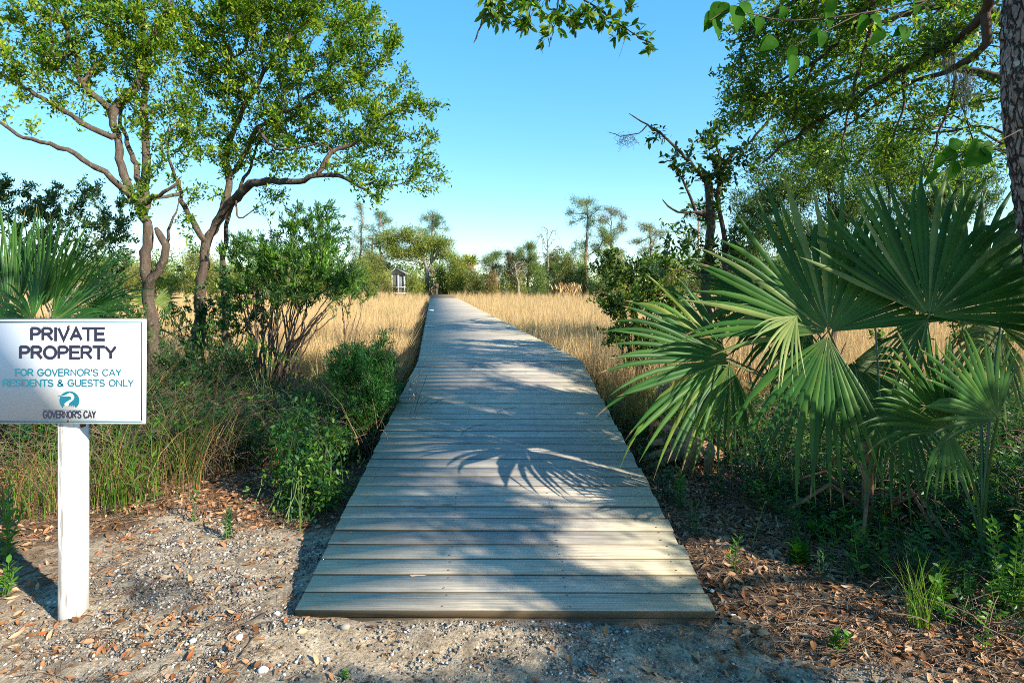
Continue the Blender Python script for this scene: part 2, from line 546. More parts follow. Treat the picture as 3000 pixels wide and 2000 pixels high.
M['petiole'] = plain_mat('petiole_green', (0.07, 0.12, 0.03), 0.45, 0.5, 0.3, 8)
M['dead_palm'] = G('dead_palm_leaf', [(0.14, 0.075, 0.035), (0.25, 0.145, 0.07), (0.36, 0.24, 0.14)], 0.1, 0.7, per_object=True, tint=(1, 0.9, 0.7), spec=0.2)
M['dead_stub'] = plain_mat('dead_stub', (0.20, 0.10, 0.05), 0.8, 0.2, 0.5, 30)
M['marsh'] = G('marsh_blade', [(0.33, 0.20, 0.085), (0.52, 0.35, 0.165), (0.65, 0.475, 0.25), (0.34, 0.29, 0.10)], 0.25, 0.6, tint=(1.05, 1.0, 0.85), spec=0.25, pos=[0, 0.4, 0.85, 1.0], per_object=True)
M['dry_blade'] = G('dry_blade', [(0.08, 0.045, 0.018), (0.18, 0.105, 0.04), (0.33, 0.22, 0.09)], 0.25, 0.6, tint=(1.05, 1.0, 0.8), spec=0.25)
M['green_blade'] = G('green_blade', [(0.04, 0.12, 0.015), (0.08, 0.19, 0.02), (0.19, 0.26, 0.03)], 0.35)
M['litter'] = G('fallen_leaf', [(0.08, 0.04, 0.02), (0.26, 0.115, 0.04), (0.37, 0.195, 0.09), (0.42, 0.29, 0.18), (0.29, 0.085, 0.025)], 0.12, 0.6, tint=(1, 0.85, 0.6), spec=0.3, per_object=True)
M['straw'] = G('pine_straw', [(0.10, 0.06, 0.035), (0.22, 0.135, 0.08), (0.38, 0.27, 0.17)], 0.0, 0.7, per_object=True)
M['stone'] = G('gravel_stone', [(0.05, 0.045, 0.045), (0.15, 0.135, 0.12), (0.30, 0.265, 0.22), (0.62, 0.57, 0.49)], 0.0, 0.8, spec=0.3, pos=[0, 0.45, 0.88, 1.0], per_object=True)
M['shell'] = plain_mat('shell_white', (0.70, 0.67, 0.60), 0.6, 0.4, 0.15, 40)
M['moss'] = G('spanish_moss', [(0.16, 0.18, 0.15), (0.25, 0.27, 0.22)], 0.2, 0.9, spec=0.1)
M['far_green'] = G('far_green', [(0.075, 0.131, 0.031), (0.150, 0.219, 0.044), (0.275, 0.312, 0.075)], 0.45)
M['marsh_green'] = G('marsh_green_blade', [(0.22, 0.20, 0.07), (0.36, 0.30, 0.12), (0.48, 0.37, 0.19)], 0.3, 0.6, tint=(1.05, 1.05, 0.8), spec=0.25, per_object=True)
M['far_yellow'] = G('far_yellow_green', [(0.149, 0.196, 0.032), (0.276, 0.310, 0.052), (0.414, 0.391, 0.092)], 0.45)
M['far_olive'] = G('far_olive', [(0.13, 0.145, 0.05), (0.23, 0.22, 0.09), (0.34, 0.29, 0.13)], 0.42)
M['far_pine'] = G('far_pine_needles', [(0.065, 0.130, 0.046), (0.130, 0.208, 0.065), (0.221, 0.273, 0.091)], 0.4)
M['far_rust'] = G('far_rust', [(0.20, 0.11, 0.04), (0.30, 0.18, 0.075), (0.20, 0.18, 0.06)], 0.3)
M['far_dead'] = G('far_dead_frond', [(0.40, 0.25, 0.12), (0.52, 0.36, 0.19)], 0.2)
M['cedar'] = G('cedar_spray', [(0.07, 0.11, 0.02), (0.125, 0.175, 0.03), (0.21, 0.25, 0.045)], 0.4)
M['white_paint'] = plain_mat('white_post_paint', (0.78, 0.78, 0.76), 0.45, 0.4, 0.06, 9)
M['sign_white'] = plain_mat('sign_face_white', (0.74, 0.74, 0.75), 0.35, 0.5, 0.03, 4)
M['sign_edge'] = plain_mat('sign_edge_dark', (0.06, 0.055, 0.05), 0.5)
M['navy'] = plain_mat('letter_navy', (0.020, 0.022, 0.045), 0.5)
M['teal'] = plain_mat('letter_teal', (0.008, 0.135, 0.19), 0.5)
M['steel'] = plain_mat('rusty_steel', (0.18, 0.09, 0.05), 0.6, 0.5, 0.5, 80, 0.4)
M['house_wall'] = plain_mat('house_wall', (0.34, 0.33, 0.32), 0.8, 0.2, 0.1)
M['house_white'] = plain_mat('house_trim', (0.46, 0.45, 0.43), 0.6)
M['house_roof'] = plain_mat('house_roof', (0.20, 0.20, 0.20), 0.8, 0.2, 0.2)
M['screen'] = plain_mat('porch_screen', (0.13, 0.13, 0.14), 0.5)
M['marker'] = plain_mat('marker_plastic', (0.45, 0.60, 0.66), 0.4)
# ------------------------------------------------------------------ scatter (one "stuff" object of instanced pieces)
def scatter(name, protos, mats, pts, rot, scl, parent=None, pick=None):
    """protos: list of MB; every point becomes one instance of a random proto"""
    mb = MB()
    ids = []
    for k, p in enumerate(protos):
        V = np.concatenate(p.v)
        base = mb.n
        mb.v.append(V.astype(np.float32)); mb.n += len(V)
        for f, m in p.f:
            mb.f.append((f + base, m))
        ids.append(np.full(len(V), k))
    npv = mb.n
    pts = np.asarray(pts, np.float32)
    mb.v.append(pts); mb.n += len(pts)
    o = mb.build(name, mats, parent)
    me = o.data
    n = len(me.vertices)
    def attr(nm, typ, key, arr):
        a = me.attributes.new(nm, typ, 'POINT')
        a.data.foreach_set(key, arr)
    pid = np.full(n, -1, np.int32); pid[:npv] = np.concatenate(ids)
    attr('proto', 'INT', 'value', pid)
    pk = np.zeros(n, np.int32); pk[npv:] = rng.integers(0, len(protos), len(pts)) if pick is None else pick
    attr('pick', 'INT', 'value', pk)
    rr = np.zeros((n, 3), np.float32); rr[npv:] = rot
    attr('rot', 'FLOAT_VECTOR', 'vector', rr.ravel())
    ss = np.ones(n, np.float32); ss[npv:] = scl
    attr('scl', 'FLOAT', 'value', ss)
    ng = bpy.data.node_groups.new(name + '_scatter', 'GeometryNodeTree')
    ng.interface.new_socket('Geometry', in_out='INPUT', socket_type='NodeSocketGeometry')
    ng.interface.new_socket('Geometry', in_out='OUTPUT', socket_type='NodeSocketGeometry')
    N, L = ng.nodes, ng.links
    gi, go = N.new('NodeGroupInput'), N.new('NodeGroupOutput')
    def named(nm, typ):
        a = N.new('GeometryNodeInputNamedAttribute'); a.data_type = typ
        a.inputs['Name'].default_value = nm
        return [s for s in a.outputs if s.enabled][0]
    prt = named('proto', 'INT')
    cmp_ = N.new('FunctionNodeCompare'); cmp_.data_type = 'INT'; cmp_.operation = 'GREATER_EQUAL'
    ci = [s for s in cmp_.inputs if s.enabled]
    L.new(prt, ci[0]); ci[1].default_value = 0
    sep = N.new('GeometryNodeSeparateGeometry'); sep.domain = 'POINT'
    L.new(gi.outputs[0], sep.inputs['Geometry'])
    L.new(cmp_.outputs[0], sep.inputs['Selection'])
    sp = N.new('GeometryNodeSplitToInstances'); sp.domain = 'POINT'
    L.new(sep.outputs[0], sp.inputs[0])
    L.new(prt, sp.inputs['Group ID'])
    ip = N.new('GeometryNodeInstanceOnPoints')
    L.new(sep.outputs[1], ip.inputs['Points'])
    L.new(sp.outputs[0], ip.inputs['Instance'])
    ip.inputs['Pick Instance'].default_value = True
    L.new(named('pick', 'INT'), ip.inputs['Instance Index'])
    e2r = N.new('FunctionNodeEulerToRotation')
    L.new(named('rot', 'FLOAT_VECTOR'), e2r.inputs[0])
    L.new(e2r.outputs[0], ip.inputs['Rotation'])
    L.new(named('scl', 'FLOAT'), ip.inputs['Scale'])
    L.new(ip.outputs[0], go.inputs[0])
    md = o.modifiers.new('scatter', 'NODES')
    md.node_group = ng
    o['kind'] = 'stuff'
    return o

def pts_on_ground(x, y, dz=0.0):
    return np.stack([x, y, ground_h(x, y) + dz], -1)

def wob(x, y, s=1.0):
    return (np.sin(x * 2.3 * s + y * 1.1 * s) + np.sin(x * 5.1 * s - y * 3.7 * s + 1.3) * 0.5 + np.sin(y * 7.3 * s + x * 1.9) * 0.3) / 1.8

def sand_mask(x, y):
    left = 1 - sstep(3.75, 4.45, y + 0.28 * wob(x, y))
    lx = sstep(-2.75, -2.15, x + 0.25 * wob(x, y, 1.4) + 0.1 * (y - 2.4))
    right = 1 - sstep(1.0, 1.9, x + 1.4 * (y - 2.55) + 0.22 * wob(x, y, 1.6))
    return np.where(x < -1.0, left * (0.35 + 0.65 * lx), right * (1 - sstep(3.2, 3.8, y)))

# ------------------------------------------------------------------ boardwalk layout
Y0, Z0, SLOPE, DRIFT = 2.84, 0.06, 0.1435, -0.028
YK = 7.35
ZK = Z0 + SLOPE * (YK - Y0)
XK = -0.03 + DRIFT * (YK - Y0)
DRIFT2, YEND, HALF = -0.137, 64.0, 1.03
def deck_x(y):
    return np.where(np.asarray(y) < YK, -0.03 + DRIFT * (np.asarray(y) - Y0), XK + DRIFT2 * (np.asarray(y) - YK))
def deck_z(y):
    return np.where(np.asarray(y) < YK, Z0 + SLOPE * (np.asarray(y) - Y0), ZK)

# ------------------------------------------------------------------ ground
def build_ground():
    fx = np.arange(-9, 9.001, 0.07)
    ox = 9 + np.cumsum(0.1 * 1.16 ** np.arange(42))
    xs = np.concatenate([-ox[::-1], fx, ox])
    fy = np.arange(-1, 11.5, 0.07)
    oy = 11.5 + np.cumsum(0.1 * 1.11 ** np.arange(62))
    by = -1 - np.cumsum(0.2 * 1.3 ** np.arange(20))
    ys = np.concatenate([by[::-1], fy, oy])
    X, Y = np.meshgrid(xs, ys)
    Z = ground_h(X, Y)
    near = (np.abs(X) < 9) & (Y < 11)
    Z = Z + near * 0.006 * rng.normal(size=X.shape)
    V = np.stack([X, Y, Z], -1).reshape(-1, 3)
    nx, ny = len(xs), len(ys)
    i = (np.arange(ny - 1)[:, None] * nx + np.arange(nx - 1)[None, :]).ravel()
    mb = MB()
    mb.add(V, np.stack([i, i + 1, i + nx + 1, i + nx], -1))
    m, t, N, Lk, P, O = nodes_of('ground_soil')
    tc = N.new('ShaderNodeTexCoord')
    at_ = N.new('ShaderNodeAttribute'); at_.attribute_name = 'sand'
    a2 = N.new('ShaderNodeAttribute'); a2.attribute_name = 'mud'
    n1 = noise(t, 2.2, 6, 0.7, tc.outputs['Object'])
    n2 = noise(t, 60, 4, 0.75, tc.outputs['Object'])
    n3 = noise(t, 9, 5, 0.7, tc.outputs['Object'])
    sandc = ramp(t, [(0.13, 0.10, 0.07), (0.29, 0.225, 0.15), (0.46, 0.37, 0.26)], [0.3, 0.5, 0.72])
    Lk.new(n3.outputs[0], sandc.inputs[0])
    grit = ramp(t, [(0.45, 0.42, 0.40), (1, 1, 1), (1.5, 1.5, 1.5)], [0.32, 0.5, 0.7])
    Lk.new(n2.outputs[0], grit.inputs[0])
    sc = mixc(t, 1.0, sandc.outputs[0], grit.outputs[0], 'MULTIPLY')
    soil = ramp(t, [(0.035, 0.025, 0.017), (0.10, 0.062, 0.038), (0.20, 0.125, 0.075)], [0.3, 0.55, 0.75])
    Lk.new(n3.outputs[0], soil.inputs[0])
    so = mixc(t, 1.0, soil.outputs[0], grit.outputs[0], 'MULTIPLY')
    ad = N.new('ShaderNodeMath'); ad.operation = 'MULTIPLY_ADD'
    Lk.new(n1.outputs[0], ad.inputs[0]); ad.inputs[1].default_value = 1.1
    Lk.new(at_.outputs['Fac'], ad.inputs[2])
    mr = N.new('ShaderNodeMapRange'); Lk.new(ad.outputs[0], mr.inputs[0])
    mr.inputs[1].default_value = 0.85; mr.inputs[2].default_value = 1.2
    c = mixc(t, mr.outputs[0], so, sc)
    mud = ramp(t, [(0.06, 0.045, 0.025), (0.15, 0.105, 0.05)])
    Lk.new(n3.outputs[0], mud.inputs[0])
    c = mixc(t, a2.outputs['Fac'], c, mud.outputs[0])
    Lk.new(c, P.inputs['Base Color'])
    P.inputs['Roughness'].default_value = 0.95
    P.inputs['Specular IOR Level'].default_value = 0.15
    b = bump(t, n2.outputs[0], 0.8, 0.012)
    Lk.new(b.outputs[0], P.inputs['Normal'])
    o = mb.build('ground', m, smooth=True)
    o['kind'] = 'structure'
    for nm, arr in (('sand', sand_mask(X, Y)), ('mud', sstep(5.8, 8.0, Y))):
        a = o.data.attributes.new(nm, 'FLOAT', 'POINT')
        a.data.foreach_set('value', arr.ravel().astype(np.float32))
build_ground()

# ------------------------------------------------------------------ boardwalk: every plank its own object
def build_boardwalk():
    root = thing('boardwalk', 'long weathered grey plank boardwalk rising from the sand and crossing the marsh', 'boardwalk', (-0.03, Y0, 0.0))
    base = world_loc(root)
    meshes = []
    for k in range(6):
        mb = MB()
        w = 2 * HALF + (0, .006, -.004, .010, .003, -.007)[k]
        bev_box(mb, 0, 0, 0, w, 0.1325, 0.038, 0.0016)
        meshes.append(mb.mesh('plank', M['plank']))
    pitch, far_n, made = 0.1415, 0, 0
    y = Y0 + 0.068
    sl = math.atan(SLOPE)
    while y < YEND:
        on_ramp = y < YK - 0.02
        step = pitch * math.cos(sl) if on_ramp else pitch
        z = float(deck_z(y)) - 0.019 + rng.normal() * 0.0011
        p = np.array([float(deck_x(y)) + rng.normal() * 0.004, y, z])
        if made < 296:
            o = bpy.data.objects.new('plank', meshes[made % 6 if made > 5 else (made * 5) % 6])
            COL.objects.link(o)
            o.parent = root
            o.location = tuple(p - base)
            o.rotation_euler = ((sl if on_ramp else 0) + rng.normal() * 0.004, rng.normal() * 0.0012, -0.006 + rng.normal() * 0.0016)
            made += 1
        else:
            if not far_n:
                far = MB()
            add_box(far, p[0], p[1], p[2], 2 * HALF, 0.139, 0.038)
            far_n += 1
        y += step
    o = far.build('far_plank', M['plank'], root)
    o['kind'] = 'stuff'
    # two screws over each joist on the planks of the ramp
    sm = MB()
    y = Y0 + 0.072
    while y < YK + 2:
        for dx in (-0.93, -0.31, 0.31, 0.93):
            for dy in (-0.04, 0.04):
                px, py_ = float(deck_x(y)) + dx + rng.normal() * 0.006, y + dy + rng.normal() * 0.003
                a = np.arange(6) * math.pi / 3
                V = np.stack([px + 0.0058 * np.cos(a), py_ + 0.0058 * np.sin(a), np.full(6, float(deck_z(py_)) + 0.0025)], -1)
                sm.add(V, np.arange(6)[None, :])
        y += pitch * (math.cos(sl) if y < YK else 1)
    s = sm.build('screw_heads', M['steel'], root)
    s['kind'] = 'stuff'
    # stringers below the planks, and piles below the far span
    def beam(y0, y1, dx, nm, wdt=0.045, dep=0.19):
        mb = MB()
        a = np.array([float(deck_x(y0)) + dx, y0, float(deck_z(y0)) - 0.041])
        b = np.array([float(deck_x(y1)) + dx, y1, float(deck_z(y1)) - 0.041])
        da, db = dep if y0 > 3.5 else 0.05, dep
        V = np.array([a + [-wdt, 0, 0], a + [wdt, 0, 0], a + [wdt, 0, -da], a + [-wdt, 0, -da],
                      b + [-wdt, 0, 0], b + [wdt, 0, 0], b + [wdt, 0, -db], b + [-wdt, 0, -db]])
        mb.add(V, np.array([[0, 1, 5, 4], [1, 2, 6, 5], [2, 3, 7, 6], [3, 0, 4, 7], [3, 2, 1, 0], [4, 5, 6, 7]]))
        mb.build(nm, M['beam'], root)
    mb = MB(); add_box(mb, -0.03, Y0 + 0.03, -0.035, 2 * HALF - 0.03, 0.04, 0.10); mb.build('header', M['beam'], root)
    for dx in (-0.95, -0.32, 0.32, 0.95):
        beam(Y0 + 0.06, YK - 0.01, dx, 'stringer')
        beam(YK + 0.01, YEND, dx, 'stringer')
    mb0 = MB()
    V, F = tube([[0, 0, -1.0], [0, 0, 0.0]], [0.10, 0.095], 10, True)
    mb0.add(V, F)
    pm = mb0.mesh('pile', M['beam'], smooth=False)
    for k, yy in enumerate(np.arange(5.2, 62, 3.0)):
        for dx in (-0.80, 0.80):
            o = bpy.data.objects.new('pile', pm)
            COL.objects.link(o); o.parent = root
            p = np.array([float(deck_x(yy)) + dx, yy, float(deck_z(yy)) - 0.235])
            o.location = tuple(p - base)
    # small pale plastic blocks screwed to the deck edges
    for k, (px, py, lab) in enumerate(((1256, 957, 'pale plastic marker on left edge of boardwalk inside the shade'),
                                       (1500, 961, 'pale blue marker on right edge of boardwalk in the shade'),
                                       (1262, 910, 'small pale marker on left edge of the sunlit far boardwalk'))):
        Y = FPX * (CAMZ - ZK) / (py - HORY)
        p = at(px, py, Y); p[2] = ZK + 0.002
        side = 1 if px > 1400 else -1
        p[0] = float(deck_x(Y)) + side * 0.91
        t = thing('deck_marker', lab, 'deck marker', p, 'small pale markers along the boardwalk edges')
        mb = MB(); bev_box(mb, p[0], p[1], p[2] + 0.012, 0.20, 0.11, 0.024, 0.006); mb.build('housing', M['marker'], t)
        mb = MB(); bev_box(mb, p[0], p[1], p[2] + 0.029, 0.11, 0.05, 0.009, 0.003); mb.build('lens', M['house_white'], t)
build_boardwalk()

# ------------------------------------------------------------------ sign on its post
def arc(cx, cy, rx, ry, a0, a1, n=9):
    return [(cx + rx * math.cos(R(a0 + (a1 - a0) * i / n)), cy + ry * math.sin(R(a0 + (a1 - a0) * i / n))) for i in range(n + 1)]
# plain grotesque capitals as pen strokes: width, list of polylines in a 0..1 high box
GLYPH = {
    'P': (.62, [[(.06, 0), (.06, 1)], [(.06, 1), (.34, 1)] + arc(.34, .74, .24, .26, 90, -90) + [(.06, .48)]]),
    'R': (.68, [[(.06, 0), (.06, 1)], [(.06, 1), (.36, 1)] + arc(.36, .75, .24, .25, 90, -90) + [(.06, .5)], [(.34, .5), (.64, 0)]]),
    'I': (.16, [[(.08, 0), (.08, 1)]]),
    'V': (.66, [[(.02, 1), (.33, 0), (.64, 1)]]),
    'A': (.70, [[(.02, 0), (.35, 1), (.68, 0)], [(.13, .34), (.57, .34)]]),
    'T': (.62, [[(.31, 0), (.31, 1)], [(.01, 1), (.61, 1)]]),
    'E': (.60, [[(.56, 0), (.06, 0), (.06, 1), (.56, 1)], [(.06, .52), (.52, .52)]]),
    'F': (.56, [[(.06, 0), (.06, 1), (.54, 1)], [(.06, .5), (.48, .5)]]),
    'O': (.78, [arc(.39, .5, .35, .5, 0, 360, 24)]),
    'C': (.72, [arc(.39, .5, .35, .5, 45, 315, 20)]),
    'G': (.78, [arc(.39, .5, .35, .5, 48, 335, 20) + [(.72, .46), (.44, .46)]]),
    'Y': (.66, [[(.02, 1), (.33, .45), (.33, 0)], [(.64, 1), (.33, .45)]]),
    'N': (.70, [[(.06, 0), (.06, 1), (.64, 0), (.64, 1)]]),
    'D': (.70, [[(.06, 0), (.06, 1), (.32, 1)] + arc(.32, .5, .33, .5, 90, -90, 14) + [(.06, 0)]]),
    'U': (.70, [[(.06, 1), (.06, .33)] + arc(.35, .32, .29, .32, 180, 360, 12) + [(.64, 1)]]),
    'L': (.54, [[(.06, 1), (.06, 0), (.52, 0)]]),
    'S': (.64, [arc(.32, .75, .25, .25, 30, 270, 14) + arc(.32, .25, .27, .25, 90, -155, 14)]),
    '&': (.74, [[(.70, 0), (.20, .66)] + arc(.33, .80, .16, .20, 220, -40, 10) + [(.16, .42)] + arc(.30, .22, .24, .22, 150, 340, 10) + [(.64, .44)]]),
    "'": (.14, [[(.07, 1), (.07, .72)]]),
    ' ': (.32, []),
}
def text_obj(body, cx, cy, h, w, mat, parent, y, weight=0.13):
    """raised flat lettering, centred at cx with its foot at cy"""
    gap = 0.09
    tot = sum(GLYPH[c][0] for c in body) + gap * (len(body) - 1)
    sx = w / tot
    mb = MB()
    x = cx - w / 2
    tk = weight * h / 2
    lay = 0
    for c in body:
        gw, strokes = GLYPH[c]
        for st in strokes:
            lay += 1
            P = np.array([[x + p[0] * sx, cy + tk + p[1] * (h - 2 * tk)] for p in st])
            P = P[np.concatenate([[True], np.linalg.norm(np.diff(P, axis=0), axis=1) > 1e-6])]
            n = len(P)
            closed = n > 4 and np.linalg.norm(P[0] - P[-1]) < 1e-6
            d = unit(np.diff(P, axis=0))
            nn = np.stack([-d[:, 1], d[:, 0]], -1)
            L, Rr = [], []
            for i in range(n):
                if i == 0: m, k = (unit(nn[0] + nn[-1]), 1) if closed else (nn[0], 1)
                elif i == n - 1: m, k = (unit(nn[0] + nn[-1]), 1) if closed else (nn[-1], 1)
                else:
                    m = unit(nn[i - 1] + nn[i]); k = min(1 / max(np.dot(m, nn[i]), .2), 2.2)
                e = d[0] * -tk * .9 if (i == 0 and not closed) else d[-1] * tk * .9 if (i == n - 1 and not closed) else 0
                if c in 'VAYN&' or (c in "PR" and (i == 0 or i == n - 1)): e = np.zeros(2) + (e * .2 if not isinstance(e, int) else 0)
                L.append(P[i] + e + m * tk * k); Rr.append(P[i] + e - m * tk * k)
            A, B = np.array(L), np.array(Rr)
            yy = y - 0.0002 - 0.00006 * (lay % 4)
            V = np.concatenate([np.stack([A[:, 0], np.full(n, yy), A[:, 1]], -1), np.stack([B[:, 0], np.full(n, yy), B[:, 1]], -1)])
            i = np.arange(n - 1)
            mb.add(V, np.stack([i, i + 1, n + i + 1, n + i], -1)[:, ::-1])
        x += (gw + gap) * sx
    return mb.build('lettering', mat, parent)

def build_sign():
    YS = 2.866
    px2 = lambda px: (px - 1500) / FPX * YS
    pz = lambda py: CAMZ - (py - HORY) / FPX * YS
    PXC, PYC, rot = px2(203) - 0.0, YS + 0.075, R(9)
    zg = gz(PXC, PYC)
    root = thing('property_sign', 'white private property sign with teal border on a square white post', 'sign', (PXC + 0.02, PYC, zg))
    # post, turned a little on its axis, chamfered
    mb = MB()
    s, b = 0.049, 0.005
    pr = np.array([[-s + b, -s], [s - b, -s], [s, -s + b], [s, s - b], [s - b, s], [-s + b, s], [-s, s - b], [-s, -s + b]])
    c, sn = math.cos(rot), math.sin(rot)
    pr = pr @ np.array([[c, sn], [-sn, c]])
    ctr = np.array([(216 - 1500) / FPX * PYC, PYC])
    rows = []
    zs = [zg - 0.25, zg + 0.3, zg + 0.7, pz(940)]
    for z in zs:
        rows.append(np.concatenate([pr + ctr, np.full((8, 1), z)], 1))
    V = np.concatenate(rows)
    j = np.arange(8); k = (j + 1) % 8
    F = np.concatenate([np.stack([i * 8 + j, i * 8 + k, i * 8 + 8 + k, i * 8 + 8 + j], -1) for i in range(3)])
    mb.add(V, [F, np.arange(8)[None, ::-1], (24 + j)[None, :]])
    m, t, N, Lk, P, O = nodes_of('aged_white_paint')
    tc = N.new('ShaderNodeTexCoord')
    n = noise(t, 1, 5, 0.7, tc.outputs['Object'], (34, 34, 2.2))
    r = ramp(t, [(0.30, 0.28, 0.25), (0.62, 0.62, 0.60), (0.76, 0.76, 0.74)], [0.36, 0.46, 0.75])
    Lk.new(n.outputs[0], r.inputs[0]); Lk.new(r.outputs[0], P.inputs['Base Color'])
    P.inputs['Roughness'].default_value = 0.5
    mb.build('post', m, root)
    # board
    x0, x1, z0, z1 = px2(-28), px2(424), pz(1241), pz(935)
    cx, cz = (x0 + x1) / 2, (z0 + z1) / 2
    w, h = x1 - x0, z1 - z0
    yb = YS + 0.008
    mb = MB(); add_box(mb, cx, yb, cz, w, 0.016, h)
    mb.add(*box_v(cx, yb, z1 + 0.0025, w, 0.013, 0.004), 1)
    board = mb.build('sign_board', [M['sign_white'], M['sign_edge']], root)
    yf = yb - 0.008 - 0.0008
    mb = MB()
    e, tk = 0.014, 0.0055
    for (ax, az, aw, ah) in ((cx, z1 - e, w - 2 * e + tk, tk), (cx, z0 + e * 0.8, w - 2 * e + tk, tk),
                             (x0 + e, cz, tk, h - 2 * e - tk), (x1 - e, cz, tk, h - 2 * e - tk)):
        add_box(mb, ax, yf, az, aw, 0.0012, ah)
    mb.build('border', M['teal'], board)
    T = lambda s, pxc, pyb, hpx, wpx, mat, wt: text_obj(s, px2(pxc), pz(pyb), hpx / FPX * YS, wpx / FPX * YS, mat, board, yf, wt)
    T('PRIVATE', 198, 999.5, 42.5, 216, M['navy'], 0.205)
    T('PROPERTY', 199, 1053.5, 42.5, 283, M['navy'], 0.205)
    T("FOR GOVERNOR'S CAY", 200, 1102, 22.5, 312, M['teal'], 0.175)
    T('RESIDENTS & GUESTS ONLY', 200, 1133, 22.5, 384, M['teal'], 0.175)
    T("GOVERNOR'S CAY", 203.5, 1225.5, 23.5, 154, M['navy'], 0.17)
    mb = MB()
    for py in (1201, 1228.5):
        add_box(mb, px2(204), yf, pz(py), 157 / FPX * YS, 0.001, 0.0009)
    mb.build('rule_line', M['teal'], board)
    # emblem: teal disc with a white wading bird, in zoomed-photo coordinates
    Z2 = lambda u, v, y: [px2(u / 2.119), y, pz(900 + v / 2.119)]
    mb = MB()
    pts = []
    for k in range(48):
        a = math.pi * (-0.27) + k / 47 * math.pi * 1.54
        pts.append((432 + 62 * math.cos(a), 578 - 58 * math.sin(a)))
    pts += [(388, 620), (393, 606), (398, 616), (402, 600), (408, 612), (425, 604), (430, 618), (437, 603), (442, 620), (450, 604), (455, 622), (462, 604), (466, 618)]
    mb.add([Z2(u, v, yf - 0.0002) for u, v in pts], np.arange(len(pts))[None, ::-1])
    em = mb.build('emblem', M['teal'], board)
    bird = [(372, 549.5), (412, 543), (420, 536), (434, 531), (447, 534), (456, 542), (462, 553), (462, 565), (455, 575), (443, 583), (432, 592), (427, 602), (426, 612),
            (425, 604), (408, 612), (402, 600), (405, 594), (415, 586), (430, 578), (443, 569), (446, 561), (440, 554), (426, 550), (400, 551)]
    mb = MB(); mb.add([Z2(u, v, yf - 0.0009) for u, v in bird], np.arange(len(bird))[None, ::-1])
    mb.build('bird', M['sign_white'], em)
    mb = MB(); mb.add([Z2(u, v, yf - 0.0011) for u, v in ((357, 548), (400, 544.5), (410, 546), (400, 548), (372, 550))], np.arange(5)[None, ::-1])
    mb.build('beak', M['teal'], em)
    for py in (956, 1232):
        V, F = tube([[px2(203), yf - 0.004, pz(py)], [px2(203), yf + 0.002, pz(py)]], [0.0065, 0.0075], 8, True)
        mb = MB(); mb.add(V, F); mb.build('screw', M['steel'], board)
    # small bracket between board and post
    V = np.array([[ctr[0] + 0.062, PYC - 0.03, z0 - 0.001], [ctr[0] + 0.02, PYC - 0.03, z0 - 0.001], [ctr[0] + 0.062, PYC - 0.03, z0 - 0.03],
                  [ctr[0] + 0.062, PYC, z0 - 0.001], [ctr[0] + 0.02, PYC, z0 - 0.001], [ctr[0] + 0.062, PYC, z0 - 0.03]])
    mb = MB(); mb.add(V, [np.array([[0, 1, 2], [3, 5, 4]]), np.array([[0, 3, 4, 1], [1, 4, 5, 2], [2, 5, 3, 0]])])
    mb.build('bracket', M['steel'], root)
build_sign()
